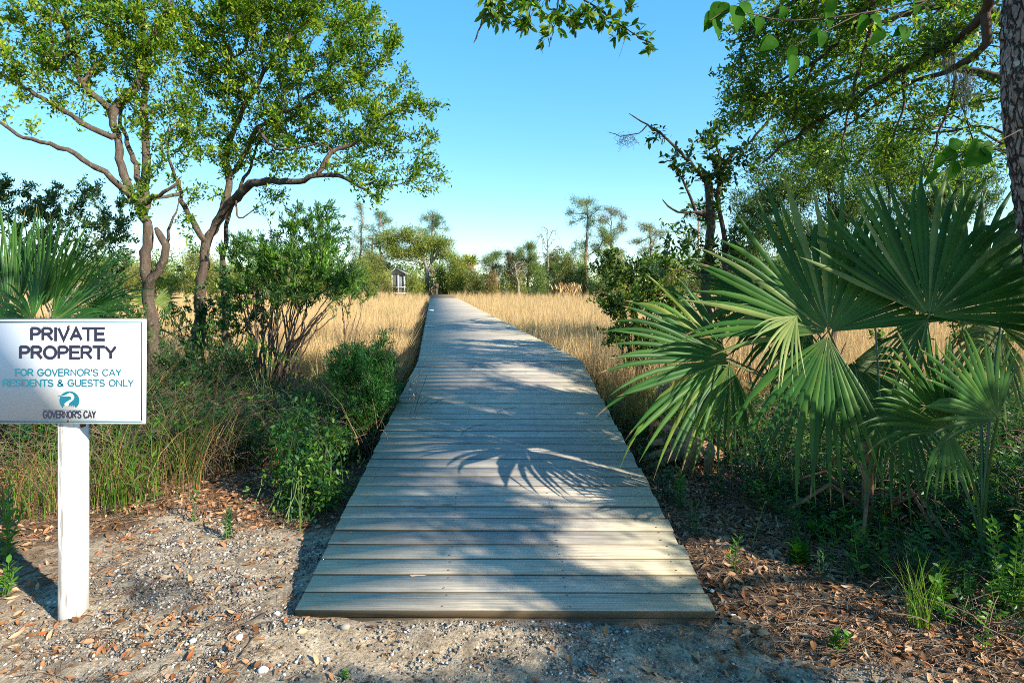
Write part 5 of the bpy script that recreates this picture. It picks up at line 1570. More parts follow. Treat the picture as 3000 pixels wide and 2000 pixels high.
# right bank: dark leafy undergrowth below the palmettos
pr = [sprig(14, 0.32, 0.05, 0.016, 0), sprig(16, 0.42, 0.06, 0.014, 0), sprig(12, 0.28, 0.045, 0.02, 0, stems=2), sprig(18, 0.5, 0.05, 0.013, 5, leaf4), twig_tangle(9, 0.3, 0.3, 4), sprig(12, 0.3, 0.05, 0.02, 1), sprig(16, 0.4, 0.055, 0.013, 0, stems=3)]
P = undergrowth_points(6500, (0.6, 6.5), (3.6, 8.2), lambda x, y: off_deck(x, y) & (x < 0.95 * y + .6) & (y > 4.2 + 0.35 * wob(x, y) - 0.25 * (x - 1.2)) & ~((x < 2.0) & (y > 4.1) & (y < 5.25) & (rng.uniform(size=len(x)) < .8)))
o = scatter('undergrowth', pr, UM, P, rotz(len(P)), rng.uniform(0.55, 1.35, len(P)))
tag(o, 'dark green leafy undergrowth below the right palmetto fans', 'undergrowth', kind='stuff')
P = undergrowth_points(1300, (1.4, 4.4), (2.6, 4.6), lambda x, y: (x < 0.95 * y + .6) & (x > 1.62 + 0.15 * (4.2 - y) + .35 * wob(x, y)))
pr2 = [sprig(12, 0.2, 0.045, 0.024, 0), sprig(12, 0.26, 0.05, 0.018, 1), sprig(12, 0.3, 0.05, 0.014, 0, stems=2), twig_tangle(6, 0.25, 0.15, 4)]
o = scatter('undergrowth', pr2, UM, P, rotz(len(P)), rng.uniform(0.5, 1.2, len(P)))
tag(o, 'low leafy ground plants at the right frame edge below the small palmetto', 'undergrowth', kind='stuff')
# grassy fringe along the right side of the boardwalk
pr3 = [blade_clump(16, 0.09, (0.3, 0.75), (0.1, 0.8), (0.004, 0.007), 3), blade_clump(16, 0.1, (0.4, 0.9), (0.1, 0.8), (0.004, 0.007), 2), sprig(14, 0.35, 0.05, 0.013, 0)]
y = rng.uniform(5.7, 8.6, 700); x = deck_x(y) + HALF + 0.08 + np.abs(rng.normal(size=700)) * 0.45
P = pts_on_ground(x, y, -0.02)
o = scatter('fringe_grass', pr3, UM, P, rotz(len(P)), rng.uniform(0.6, 1.1, len(P)))
tag(o, 'mixed green and tan grass fringe along the right boardwalk edge', 'grass', kind='stuff')
# left bank: brush, dry stems, sedge between sign and oaks
pr4 = [sprig(22, 0.5, 0.06, 0.022, 0, stems=3), sprig(20, 0.55, 0.055, 0.02, 1, stems=2), sprig(20, 0.5, 0.06, 0.02, 0, stems=3), sprig(18, 0.5, 0.055, 0.018, 0, stems=2), sprig(20, 0.6, 0.055, 0.014, 5, leaf4, stems=2), twig_tangle(20, 0.45, 0.5, 4), blade_clump(10, 0.12, (0.35, 0.8), (0.3, 1.2), (0.003, 0.005), 2), sprig(18, 0.45, 0.055, 0.02, 0, stems=3), sprig(16, 0.4, 0.05, 0.02, 0, stems=2), twig_tangle(16, 0.4, 0.4, 4)]
P = undergrowth_points(5200, (-8.5, -0.9), (4.6, 10.2), lambda x, y: off_deck(x, y, 0.12) & (x > -0.95 * y - .3) & (y > 5.0 + 0.3 * wob(x, y) + 0.35 * np.clip(x + 2.3, 0, 1)))
o = scatter('undergrowth', pr4, UM, P, rotz(len(P)), rng.uniform(0.6, 1.25, len(P)))
tag(o, 'tangled dark brush and dry stems between the sign and the left oaks', 'undergrowth', kind='stuff')

# ------------------------------------------------------------------ arching sedge clumps behind the sign
def sedge(name, label, px, py, n, h, arch, lean, green, group=None, Y=None, rad=0.16):
    Y = Y or FPX * CAMZ / (py - HORY)
    b = at(px, py, Y); b[2] = gz(b[0], b[1])
    t = thing(name, label, 'grass clump', b, group)
    for nm, k, m, s in (('dry_blades', int(n * (1 - green)), M['dry_blade'], 1.0), ('green_blades', int(n * green), M['green_blade'], 0.8)):
        a = rng.uniform(0, 6.28, k); r = rad * np.sqrt(rng.uniform(size=k))
        P = b + np.stack([r * np.cos(a), r * np.sin(a), np.zeros(k)], -1)
        d = ang_dirs(k) + np.asarray(lean); d[:, 2] = 0; d = unit(d)
        mb = MB()
        blades(mb, P, rng.uniform(h[0], h[1], k) * s, d, rng.uniform(arch[0], arch[1], k) * (1 if s == 1 else .6), rng.uniform(0.0025, 0.0055, k), 7)
        mb.build(nm, m, t)
sedge('sedge_clump', 'arching brown sedge with long blades bending right of the sign post', 470, 1500, 190, (0.5, 1.25), (0.5, 1.9), (0.55, -0.35, 0), 0.5, Y=4.55, rad=0.34)
sedge('sedge_clump', 'dry sedge with green blades directly right of the sign post', 340, 1500, 170, (0.4, 1.0), (0.3, 1.7), (0.2, -0.2, 0), 0.6, Y=4.35, rad=0.25)
sedge('sedge_clump', 'brown sedge behind the sign post on its left', 130, 1520, 140, (0.35, 0.95), (0.2, 1.5), (-0.1, -.1, 0), 0.6, Y=4.15, rad=0.22)
sedge('sedge_clump', 'sedge at the left frame edge mixed with weeds', 20, 1520, 110, (0.35, 0.85), (0.2, 1.5), (0.1, 0, 0), 0.5, Y=4.05, rad=0.2)
sedge('sedge_clump', 'sparse dry sedge arching over the dark hollow behind the gravel', 620, 1440, 120, (0.5, 1.2), (0.6, 1.8), (0.4, -0.3, 0), 0.25, Y=5.1, rad=0.3)
sedge('sedge_clump', 'green grass tuft in the leaf litter low at the lower right', 2690, 1850, 60, (0.28, 0.5), (0.5, 1.5), (-0.5, -0.15, 0), 0.8, Y=2.78, rad=0.05)

# ------------------------------------------------------------------ single seedlings
def seedling(name, label, px, py, h, nleaf, L, Wd, lmat, stems=1, tilt=0.15, Y=None, gen=leaf8, up=0.6, bare=0.15, cat='plant', stemmat=None):
    Y = Y or FPX * (CAMZ - 0.02) / (py - HORY)
    b = at(px, py, Y); b[2] = gz(b[0], b[1])
    t = thing(name, label, cat, b)
    ms, ml = MB(), MB()
    for s in range(stems):
        a = rng.uniform(0, 6.28); hh = h * rng.uniform(0.7, 1.0) if s else h
        k = rng.uniform(0.3, 1) * tilt
        top = np.array([math.cos(a) * k * hh, math.sin(a) * k * hh * 0.5, hh])
        b0 = b + np.array([rng.normal() * 0.012 * (stems > 1), rng.normal() * 0.012 * (stems > 1), -0.02])
        P = smooth_path([b0, b0 + top * 0.5 + rng.normal(size=3) * 0.02 * hh, b0 + top], hh / 6)
        V, F = tube(P, np.linspace(0.0042, 0.0015, len(P)), 5); ms.add(V, F)
        u = np.linspace(bare, 1, nleaf)
        q = np.stack([np.interp(u, np.linspace(0, 1, len(P)), P[:, i]) for i in range(3)], -1)
        ang = np.arange(nleaf) * 2.4 + rng.uniform(0, 6.28)
        D = unit(np.stack([np.cos(ang), np.sin(ang), 0.25 + 0.9 * u], -1))
        gen(ml, q, D, leaf_frames(nleaf, D, 0.8), L * rng.uniform(0.75, 1.15, nleaf), Wd * rng.uniform(0.8, 1.1, nleaf), 0.12)
    ms.build('stem', stemmat or M['petiole'], t)
    ml.build('leaves', lmat, t)
    return t
SD = seedling
SD('seedling', 'pale leaved upright seedling standing above the sedge right of the sign', 455, 1450, 0.62, 13, 0.10, 0.026, M['fresh_leaf'], Y=4.3)
SD('seedling', 'shorter pale leaved seedling lower in the sedge near the sign post', 405, 1480, 0.42, 11, 0.085, 0.024, M['fresh_leaf'], Y=4.1)
SD('seedling', 'dark leafy seedling in the middle of the gravel patch', 665, 1575, 0.20, 16, 0.045, 0.018, M['deep_leaf'], stems=3)
SD('seedling', 'thin dark seedling behind the gravel patch on the leaf litter', 565, 1530, 0.26, 10, 0.04, 0.017, M['deep_leaf'], stems=2)
SD('seedling', 'pale yellow thorny sprout standing left of the boardwalk', 880, 1540, 0.40, 16, 0.022, 0.009, M['palm_pale'], stems=3, tilt=0.3)
SD('seedling', 'bright weed at the left frame edge above the leaf litter', 15, 1640, 0.42, 22, 0.055, 0.024, M['fresh_leaf'], stems=4, tilt=0.4)
SD('seedling', 'second bright weed low in the lower left corner of the frame', 10, 1730, 0.18, 14, 0.05, 0.026, M['fresh_leaf'], stems=3, tilt=0.6)
SD('seedling', 'slender leaved seedling beside the right boardwalk edge below the dead frond', 1995, 1480, 0.30, 18, 0.07, 0.014, M['fresh_leaf'], stems=4)
SD('seedling', 'narrow leaved seedling tight to the right edge of the boardwalk', 2035, 1570, 0.24, 14, 0.06, 0.013, M['deep_leaf'], stems=3)
SD('seedling', 'upright seedling in the sunlit leaf litter right of the boardwalk', 2155, 1680, 0.24, 14, 0.055, 0.016, M['fresh_leaf'], stems=2)
SD('seedling', 'yellow green round leaved sprig on a thin leaning stem', 2200, 1600, 0.30, 14, 0.03, 0.02, M['palm_yellow'], tilt=0.4)
SD('seedling', 'broad leaved green vine seedling on the shaded leaf litter', 2340, 1645, 0.13, 13, 0.075, 0.05, M['vine_leaf'], stems=3, tilt=0.9)
SD('seedling', 'second broad leaved seedling farther back on the litter', 2410, 1575, 0.14, 12, 0.07, 0.045, M['vine_leaf'], stems=3, tilt=0.9)
SD('seedling', 'broad leaved seedling nearer the small palmetto', 2560, 1610, 0.16, 12, 0.065, 0.042, M['vine_leaf'], stems=3, tilt=0.9)
SD('seedling', 'narrow leaved sprig rising between broad leaved seedlings', 2400, 1680, 0.15, 12, 0.045, 0.014, M['deep_leaf'], stems=2)
SD('seedling', 'round leaved green seedling in the sunlit lower right litter', 2740, 1775, 0.20, 12, 0.055, 0.035, M['fresh_leaf'], stems=3, tilt=0.5)
SD('seedling', 'small pale clover like weed on the gravel at the lower right', 2440, 1890, 0.09, 14, 0.035, 0.022, M['fresh_leaf'], stems=3, tilt=0.8)
SD('seedling', 'bright leaved twiggy bush at the right frame edge', 2960, 1420, 0.55, 34, 0.045, 0.022, M['fresh_leaf'], stems=5, tilt=0.4, Y=2.85)
SD('seedling', 'leafy weed in the lower right corner by the frame edge', 2960, 1800, 0.24, 20, 0.05, 0.024, M['fresh_leaf'], stems=4, tilt=0.5)
SD('seedling', 'tiny green weed in the gravel at the bottom of the frame', 1010, 1975, 0.03, 12, 0.02, 0.012, M['fresh_leaf'], stems=3, tilt=0.9)

# ------------------------------------------------------------------ litter, straw, gravel
def litter_proto(k):
    mb = MB()
    n = 1
    L, Wd = rng.uniform(0.045, 0.075), rng.uniform(0.016, 0.028)
    rs = np.linspace(0, 1, 6)
    w = Wd * 0.5 * np.array([.08, .75, 1, .9, .55, .04])
    curl = rng.uniform(-0.5, 0.9); cupx = rng.uniform(0.15, 0.7)
    x = (rs - .5) * L
    z = curl * L * (rs - .5) ** 2 + 0.004
    V = np.stack([np.stack([x, -w, z + cupx * w], -1), np.stack([x, 0 * w, z], -1), np.stack([x, w, z + cupx * w * rng.uniform(.4, 1)], -1)], 1).reshape(-1, 3)
    b = np.arange(5)[:, None] * 3
    mb.add(V, np.concatenate([b + [0, 1, 4, 3], b + [1, 2, 5, 4]]))
    return mb
def lit_rot(n, t=0.35):
    return np.stack([rng.normal(size=n) * t, rng.normal(size=n) * t, rng.uniform(0, 6.28, n)], -1)
LP = [litter_proto(k) for k in range(14)]
def litter(k, xr, yr, cond, label, s=(0.5, 1.05), dz=0.012):
    x = rng.uniform(*xr, k); y = rng.uniform(*yr, k)
    q = rng.uniform(size=k) < cond(x, y) * np.clip(0.72 + 0.6 * wob(x * 1.1 + 2, y * 1.5, 1.3), 0.25, 1)
    x, y = x[q], y[q]
    P = pts_on_ground(x, y, 0)
    P[:, 2] += rng.uniform(0, dz, len(x))
    o = scatter('leaf_litter', LP, [M['litter']], P, lit_rot(len(P)), rng.uniform(*s, len(P)))
    tag(o, label, 'leaf litter', kind='stuff')
clear = lambda x, y: off_deck(x, y, 0.0) | (y < Y0 - 0.02)
litter(34000, (0.8, 5.2), (2.3, 5.6), lambda x, y: clear(x, y) * (1 - 0.93 * sand_mask(x, y)) * (x < .95 * y + .5), 'brown fallen leaves covering the right bank beside the boardwalk')
litter(15000, (-4.6, -0.9), (2.3, 5.6), lambda x, y: clear(x, y) * (1 - 0.92 * sand_mask(x, y)) * (x > -.95 * y - .4), 'orange brown fallen leaves around the sign post and left bank')
litter(800, (-2.2, 2.0), (2.3, 4.2), lambda x, y: clear(x, y) * sand_mask(x, y) * 0.75, 'scattered fallen leaves lying on the sand and gravel', (0.5, 1.0))
litter(1500, (-3.2, -0.9), (2.3, 2.95), lambda x, y: 0.75 * (1 - sstep(-1.9, -1.0, x)) + 0.0 * y, 'sunlit orange leaves thick over the lower left sand', (0.45, 0.95))
# pine straw
sp_ = []
for k in range(6):
    mb = MB()
    for j in range(9):
        a = rng.uniform(0, 6.28); l = rng.uniform(0.03, 0.075); c = rng.normal(size=2) * 0.03
        d = np.array([math.cos(a), math.sin(a)]) * l
        z = rng.uniform(0.002, 0.014)
        V, F = tube([[c[0] - d[0], c[1] - d[1], z], [c[0], c[1], z + .004], [c[0] + d[0], c[1] + d[1], z - .001]], 0.0011, 3)
        mb.add(V, F)
    sp_.append(mb)
x = np.concatenate([rng.uniform(-4, -1.0, 1300), rng.uniform(0.6, 4.2, 1300), rng.uniform(-2, 2, 150)]); y = np.concatenate([rng.uniform(2.3, 5.2, 1300), rng.uniform(2.3, 4.6, 1300), rng.uniform(2.3, 2.8, 150)])
q = clear(x, y) & (rng.uniform(size=len(x)) > 0.9 * sand_mask(x, y)); P = pts_on_ground(x[q], y[q], 0.002)
o = scatter('pine_straw', sp_, [M['straw']], P, rotz(len(P)), rng.uniform(0.6, 1.2, len(P)))
tag(o, 'thin brown pine straw and twig bits over the sandy ground', 'pine straw', kind='stuff')
# gravel
def stone_proto():
    import bmesh
    bm = bmesh.new()
    bmesh.ops.create_icosphere(bm, subdivisions=1, radius=1.0)
    V = np.array([v.co[:] for v in bm.verts]); F = np.array([[v.index for v in f.verts] for f in bm.faces])
    bm.free()
    V = V * (1 + rng.normal(size=(len(V), 1)) * 0.16) * [1, rng.uniform(.6, .95), rng.uniform(.45, .75)]
    mb = MB(); mb.add(V, F); return mb
STP = [stone_proto() for k in range(9)]
def stones(k, xr, yr, s, cond, label):
    x = rng.uniform(*xr, k); y = rng.uniform(*yr, k)
    q = rng.uniform(size=k) < cond(x, y)
    x, y = x[q], y[q]
    sc = s[0] * (s[1] / s[0]) ** (rng.uniform(size=len(x)) ** 2.2)
    P = pts_on_ground(x, y, 0); P[:, 2] += sc * 0.22
    rot = np.stack([rng.uniform(-.4, .4, len(x)), rng.uniform(-.4, .4, len(x)), rng.uniform(0, 6.28, len(x))], -1)
    o = scatter('gravel', STP, [M['stone']], P, rot, sc)
    tag(o, label, 'gravel', kind='stuff')
pat = lambda x, y: np.clip(0.6 + 0.55 * wob(x * 1.3 + 1, y * 1.3, 1.2), 0.06, 1)
stones(26000, (-2.8, 2.6), (2.3, 2.86), (0.0028, 0.011), lambda x, y: clear(x, y) * (0.12 + 0.88 * sand_mask(x, y)) * pat(x, y), 'grey and white gravel in front of the boardwalk end')
stones(22000, (-2.6, -0.95), (2.8, 4.6), (0.003, 0.013), lambda x, y: clear(x, y) * (0.08 + 0.92 * sand_mask(x, y)) * pat(x, y) * (1 - .5 * sstep(4.0, 4.6, y)), 'pale gravel patch between the sign post and the boardwalk')
stones(800, (-2.3, 0.8), (2.35, 4.4), (0.006, 0.014), lambda x, y: clear(x, y) * sand_mask(x, y) * np.clip(wob(x * 1.1 + 4, y * 1.7, 1.1) + .35, 0.05, 1), 'larger pale stones strewn over the gravel left of the boardwalk')
stones(2500, (0.9, 3.4), (2.3, 3.2), (0.003, 0.010), lambda x, y: clear(x, y) * 0.5, 'sparse gravel mixed in the leaf litter at the lower right')

# single rocks, shells, sticks and dropped leaves
def rock(label, px, py, r, mat, cat='stone', name='stone'):
    Y = FPX * CAMZ / (py - HORY)
    p = at(px, py, Y); p[2] = gz(p[0], p[1])
    mb = MB(); q = stone_proto(); import bmesh
    V = np.concatenate(q.v) * r + p + [0, 0, r * 0.3]
    mb.add(V, q.f[0][0])
    o = mb.build(name, mat, loc=p, smooth=False)
    tag(o, label, cat)
rock('grey rounded stone on the gravel in front of the left boardwalk corner', 1010, 1862, 0.027, M['stone'])
rock('white shell piece beside the dark stick in the gravel', 700, 1893, 0.022, M['shell'], 'shell', 'shell')
rock('white shell fragment left of the dark stick', 566, 1898, 0.019, M['shell'], 'shell', 'shell')
rock('white shell fragment below the sign post on leaf litter', 417, 1922, 0.015, M['shell'], 'shell', 'shell')
rock('pair of flat white shell at the bottom edge of the gravel', 770, 1985, 0.026, M['shell'], 'shell', 'shell')
rock('white shell in the corner by the left front of the boardwalk', 812, 1812, 0.018, M['shell'], 'shell', 'shell')
rock('pale shell right of the right front corner of the boardwalk', 2085, 1732, 0.018, M['shell'], 'shell', 'shell')
rock('pale shell in the dark gravel right of the boardwalk front', 2145, 1800, 0.017, M['shell'], 'shell', 'shell')

def stick(label, pix, r, mat=None, name='stick', lift=0.008):
    P = []
    for px, py in pix:
        Y = FPX * CAMZ / (py - HORY)
        p = at(px, py, Y); p[2] = gz(p[0], p[1]) + lift
        P.append(p)
    P = smooth_path(np.array(P), 0.03)
    V, F = tube(P, np.linspace(r, r * 0.45, len(P)), 6, True)
    mb = MB(); mb.add(V, F)
    o = mb.build(name, mat or M['twig'], loc=P[0], smooth=True)
    tag(o, label, 'stick')
stick('dark forked stick lying on the gravel left of the boardwalk front', [(775, 1818), (735, 1846), (690, 1866), (672, 1888)], 0.009, M['dark_bark'])
stick('thin dark twig on the gravel below the forked stick', [(742, 1895), (715, 1930), (684, 1968)], 0.006, M['dark_bark'])
stick('short dark twig curling beside the forked stick', [(715, 1868), (790, 1852), (794, 1882)], 0.005, M['dark_bark'])
stick('thin bare branch across the shaded leaf litter right of the boardwalk', [(2035, 1602), (2110, 1598), (2190, 1608), (2260, 1600)], 0.008, M['grey_bark'])
stick('pale lichened branch lying diagonally at the right among green seedlings', [(2545, 1520), (2600, 1565), (2700, 1620), (2780, 1670)], 0.012, M['grey_bark'], lift=0.03)
stick('long dead branch lying across the back of the right bank', [(2140, 1378), (2260, 1377), (2400, 1372), (2520, 1392)], 0.010, M['grey_bark'], lift=0.06)
stick('brown twig standing out of the litter left of the sign post', [(55, 1690), (110, 1665), (168, 1646)], 0.006)
stick('dead stick propped in the dark hollow behind the gravel', [(735, 1385), (780, 1355), (820, 1322)], 0.008, M['grey_bark'], lift=0.05)

def deck_leaf(label, px, py, L, Wd, ang, mat, curl=0.3):
    Y = 3.0
    for it in range(30):
        Y = FPX * (CAMZ - float(deck_z(Y))) / (py - HORY)
    p = at(px, py, Y); p[2] = float(deck_z(Y)) + 0.003
    mb = MB()
    D = np.array([[math.cos(ang), math.sin(ang), 0.05]]); S = np.array([[-math.sin(ang), math.cos(ang), 0.1]])
    leaf8(mb, np.array([p]), unit(D), unit(S), L, Wd, curl, -0.15)
    o = mb.build('fallen_leaf', mat, loc=p)
    tag(o, label, 'fallen leaf')
deck_leaf('curled yellow brown leaf on the third plank from the near end', 1200, 1685, 0.10, 0.04, 0.15, M['litter'], 0.35)
deck_leaf('small dark leaf lying near the middle of the front planks', 1385, 1568, 0.035, 0.012, 0.1, M['dead_palm'])
deck_leaf('small green leaf fallen on the right side of the boardwalk', 1762, 1296, 0.05, 0.02, 1.2, M['fresh_leaf'])
deck_leaf('second green leaf fallen close to the right boardwalk edge', 1800, 1275, 0.05, 0.018, 2.0, M['fresh_leaf'])
deck_leaf('dark red leaf on the front plank near its right end', 1900, 1735, 0.03, 0.014, 0.3, M['dead_palm'])
# dry sprig leaning over the left edge of the deck
b = np.array(at(1175, 1230, 5.45)); b[2] = gz(-1.3, 5.45)
dz = thing('dry_sprig', 'dry wiry sprig leaning over the left edge of the boardwalk', 'plant', b)
mb = MB()
for (x1, y1, Y1) in ((1232, 1080, 5.5), (1222, 1150, 5.35), (1250, 1100, 5.6), (1205, 1110, 5.6), (1240, 1165, 5.3)):
    V, F = tube(smooth_path([b + rng.normal(size=3) * .02, (b + at(x1, y1, Y1)) / 2 + [0, 0, .04], at(x1, y1, Y1)], .08), 0.0022, 4); mb.add(V, F)
mb.build('stem', M['dark_bark'], dz)
mb = MB(); q = np.array([at(1222 + rng.normal() * 10, 1145 + rng.normal() * 14, 5.35) for k in range(12)]); D = rand_dirs(12)
leaf4(mb, q, D, leaf_frames(12, D), 0.035, 0.014, .2); mb.build('leaves', M['dead_palm'], dz)

# ------------------------------------------------------------------ overhanging leaves in the near sky
def overhang(name, label, limbs, tips, leaf, mat, bark, cat='branch', **lk):
    pos, par, r, dr, ids = grow(limbs, tips, seg=0.06, jit=0.01, rtip=0.0016, bias=0.25)
    root = thing(name, label, cat, limbs[0][0][0])
    mb = MB(); branch_mesh(mb, pos, par, r); mb.build('twigs', bark, root, smooth=True)
    mb = MB(); twig_leaves(mb, pos, par, ids, *leaf, **lk); mb.build('leaves', mat, root)
YO = 3.3
oh = [limb([(1500, -260, YO), (1560, -120, YO), (1640, -40, YO), (1760, 30, YO), (1830, 85, YO), (1890, 120, YO), (1912, 150, YO)], 0.010, 0.003),
      limb([(1560, -120, YO), (1480, -60, YO), (1440, 0, YO), (1412, 60, YO), (1388, 126, YO)], 0.007, 0.005),
      limb([(1640, -40, YO), (1630, 40, YO), (1618, 100, YO), (1605, 140, YO)], 0.004, 0.002),
      limb([(1830, 85, YO), (1828, 120, YO), (1812, 172, YO)], 0.0018, 0.001)]
ot = blob_tips([(1420, 30, YO, 45, 25, .1), (1470, 50, YO, 50, 30, .12), (1540, 40, YO, 60, 40, .15), (1600, 110, YO, 35, 30, .08), (1630, 30, YO, 60, 40, .12), (1700, 50, YO, 50, 40, .12), (1770, 70, YO, 45, 35, .1), (1820, 80, YO, 40, 35, .1), (1880, 90, YO, 35, 25, .08), (1905, 140, YO, 28, 25, .06), (1560, -20, YO, 120, 30, .15), (1750, 0, YO, 60, 30, .12), (1850, 20, YO, 12, 10, .03), (1450, -10, YO, 70, 40, .15), (1660, 80, YO, 40, 30, .1), (1520, 70, YO, 40, 25, .1)], 620)
overhang('oak_branch', 'leafy live oak branch hanging into the top of the sky above the boardwalk', oh, ot, (9, 0.055, 0.021), M['oak_leaf'], M['dark_bark'], back=0.05, a=(25, 70), gen=leaf8, fold=0.1, updir=0.0, scatter_r=0.004)

def vine(name, label, limbs, leafspec):
    root = thing(name, label, 'vine', limbs[0][0][0])
    mb = MB()
    for P, r0, r1 in limbs:
        Q = smooth_path(P, 0.05); V, F = tube(Q, np.linspace(r0, r1, len(Q)), 5); mb.add(V, F)
    mb.build('stem', M['twig'], root)
    for (px, py, Y, L, Wd, deg, tilt) in leafspec:
        a = math.radians(deg)
        p = at(px, py, Y)
        D = unit(np.array([[math.cos(a), tilt, math.sin(a)]]))
        S = unit(np.cross(D, np.array([[0.35, -1.0, 0.35]])))
        n = 11
        t = np.linspace(0, 1, n)
        w = Wd * 0.5 * np.array([.03, .62, .93, 1, .97, .88, .75, .58, .4, .2, .01])
        N_ = np.cross(S, D)
        ctr = p + D * (t * L)[:, None] + N_ * (-0.12 * L * t ** 2)[:, None]
        rip = (0.06 * np.sin(np.arange(n) * 2.1) * Wd)[:, None]
        V = np.stack([ctr - S * w[:, None] + N_ * (w * .35)[:, None] + N_ * rip * .5, ctr, ctr + S * w[:, None] + N_ * (w * .35)[:, None] - N_ * rip * .5], 1).reshape(-1, 3)
        b = np.arange(n - 1)[:, None] * 3
        mb = MB(); mb.add(V, np.concatenate([b + [0, 1, 4, 3], b + [1, 2, 5, 4]]))
        mb.build('leaf', M['vine_leaf'], root, smooth=True)
YV = 2.3
vine('vine', 'large leaved green vine trailing across the top right of the picture',
     [(np.array([at(3000, -60, YV), at(2720, 0, YV), at(2520, 40, YV), at(2300, 60, YV), at(2150, 30, YV), at(2080, 60, YV)]), 0.004, 0.002),
      (np.array([at(2520, 40, YV), at(2420, 90, YV), at(2320, 140, YV)]), 0.0025, 0.0015), (np.array([at(2720, 0, YV), at(2650, 40, YV), at(2610, 70, YV)]), 0.0025, 0.0015)],
     [(2085, 30, YV, .085, .05, 255, .2), (2092, 55, YV, .085, .05, 285, -.1), (2110, 5, YV, .11, .07, 250, .1), (2150, 15, YV, .12, .075, 275, -.2), (2165, 10, YV, .10, .065, 320, .1), (2135, 10, YV, .07, .05, 230, .2),
      (2262, 110, YV, .085, .065, 235, .1), (2275, 115, YV, .09, .06, 215, -.2), (2225, 45, YV, .075, .05, 265, .1), (2320, 130, YV, .08, .055, 270, .3), (2325, 160, YV, .105, .055, 262, -.1),
      (2420, 35, YV, .075, .06, 290, .1), (2400, 85, YV, .07, .05, 240, .2), (2405, 90, YV, .08, .05, 265, -.2), (2530, 40, YV, .09, .06, 265, .2), (2550, 45, YV, .08, .05, 310, -.1), (2590, 85, YV, .085, .05, 230, .1), (2640, 75, YV, .085, .065, 275, -.2), (2655, 80, YV, .06, .045, 215, .1),
      (2680, -10, YV, .08, .06, 280, .1), (2355, 165, YV, .05, .035, 300, .1), (2440, 0, YV, .08, .05, 250, .2), (2300, 20, YV, .06, .04, 245, -.1), (2200, 50, YV, .06, .045, 300, 0)])
vine('vine', 'large heart shaped vine leaves hanging in front of the palmetto tips near the lichen trunk',
     [(np.array([at(2990, 380, 2.5), at(2900, 425, 2.5), at(2830, 440, 2.5), at(2770, 470, 2.5)]), 0.003, 0.0015), (np.array([at(2830, 440, 2.5), at(2760, 500, 2.5), at(2705, 545, 2.5)]), 0.002, 0.001)],
     [(2880, 428, 2.5, .15, .12, 222, -.3), (2870, 428, 2.5, .10, .09, 320, .1), (2800, 440, 2.5, .08, .07, 215, .2), (2778, 430, 2.5, .07, .06, 20, -.1), (2800, 470, 2.5, .10, .06, 245, -.2), (2745, 500, 2.5, .09, .035, 232, .1), (2755, 450, 2.5, .08, .055, 260, .2)])

# spanish moss hanging in the right canopy
def moss(label, px, py, Y, lpx, wpx, n=130):
    p = at(px, py, Y)
    L = lpx / FPX * Y; w = wpx / FPX * Y
    mb = MB()
    for k in range(n):
        a = p + rng.normal(size=3) * [w * .5, w * .3, w * .2]
        l = L * rng.uniform(0.3, 1.0)
        m = a + [rng.normal() * w * .3, rng.normal() * w * .3, -l * .5]
        e = a + [rng.normal() * w * .35, rng.normal() * w * .3, -l]
        V, F = tube(smooth_path([a, m, e], l / 4), 0.0016, 3); mb.add(V, F)
    o = mb.build('spanish_moss', M['moss'], loc=p)
    tag(o, label, 'spanish moss', 'hanging strands of spanish moss')
moss('long grey spanish moss hanging from the upper right canopy', 2775, 60, 5.4, 210, 28)
moss('grey spanish moss hanging close to the lichen trunk', 2825, 215, 5.6, 130, 22, 90)
moss('short spanish moss on the bare limb of the holly tree', 1835, 396, 5.75, 34, 34, 40)
moss('spanish moss strand low on the right bank behind the palmetto', 1945, 1130, 5.9, 120, 26, 80)

# ------------------------------------------------------------------ far shore
def far_pine(label, px, ytop, Y, w=60, crown0=0.45, mats=None, dens=1.0, group=None, name='pine_tree', bark=None, base_py=862, rust=False, r0=0.22):
    b = at(px, base_py, Y); b[2] = gz(b[0], b[1]) - 0.1
    top = at(px + rng.normal() * 3, ytop, Y)
    Ht = top[2] - b[2]
    P = np.array([b, b + (top - b) * .35 + [rng.normal() * .15, 0, 0], b + (top - b) * .7 + [rng.normal() * .2, 0, 0], top])
    limbs = [(P, r0, 0.05)]
    blobs = []
    k = int(11 * dens + 5)
    for i in range(k):
        u = crown0 + (1 - crown0) * (i + rng.uniform(0, .6)) / k
        ww = w * (0.35 + 0.65 * math.sin(math.pi * min(1, (u - crown0) / (1 - crown0) * .75 + .2)))
        sx = rng.uniform(-1, 1)
        blobs.append((px + sx * ww, base_py + (ytop - base_py) * u, Y + rng.normal() * w / FPX * Y * .5, rng.uniform(10, 26), rng.uniform(6, 12), 1.0))
    blobs.append((px, ytop + 8, Y, w * .3, 10, .7))
    T = blob_tips(blobs, 6.0)
    plant(name, label, 'tree', limbs, T, (40, 0.34, 0.042), bark or M['pine_bark'], group, dict(seg=0.9, jit=0.12, rtip=0.02, bias=0.2, turn=0.4),
          dict(back=0.7, scatter_r=0.26, a=(20, 80), updir=0.25), leaf_mats=mats or [M['far_pine'], M['far_green']], extra=lambda p: (rng.uniform(size=len(p)) < .3).astype(int))

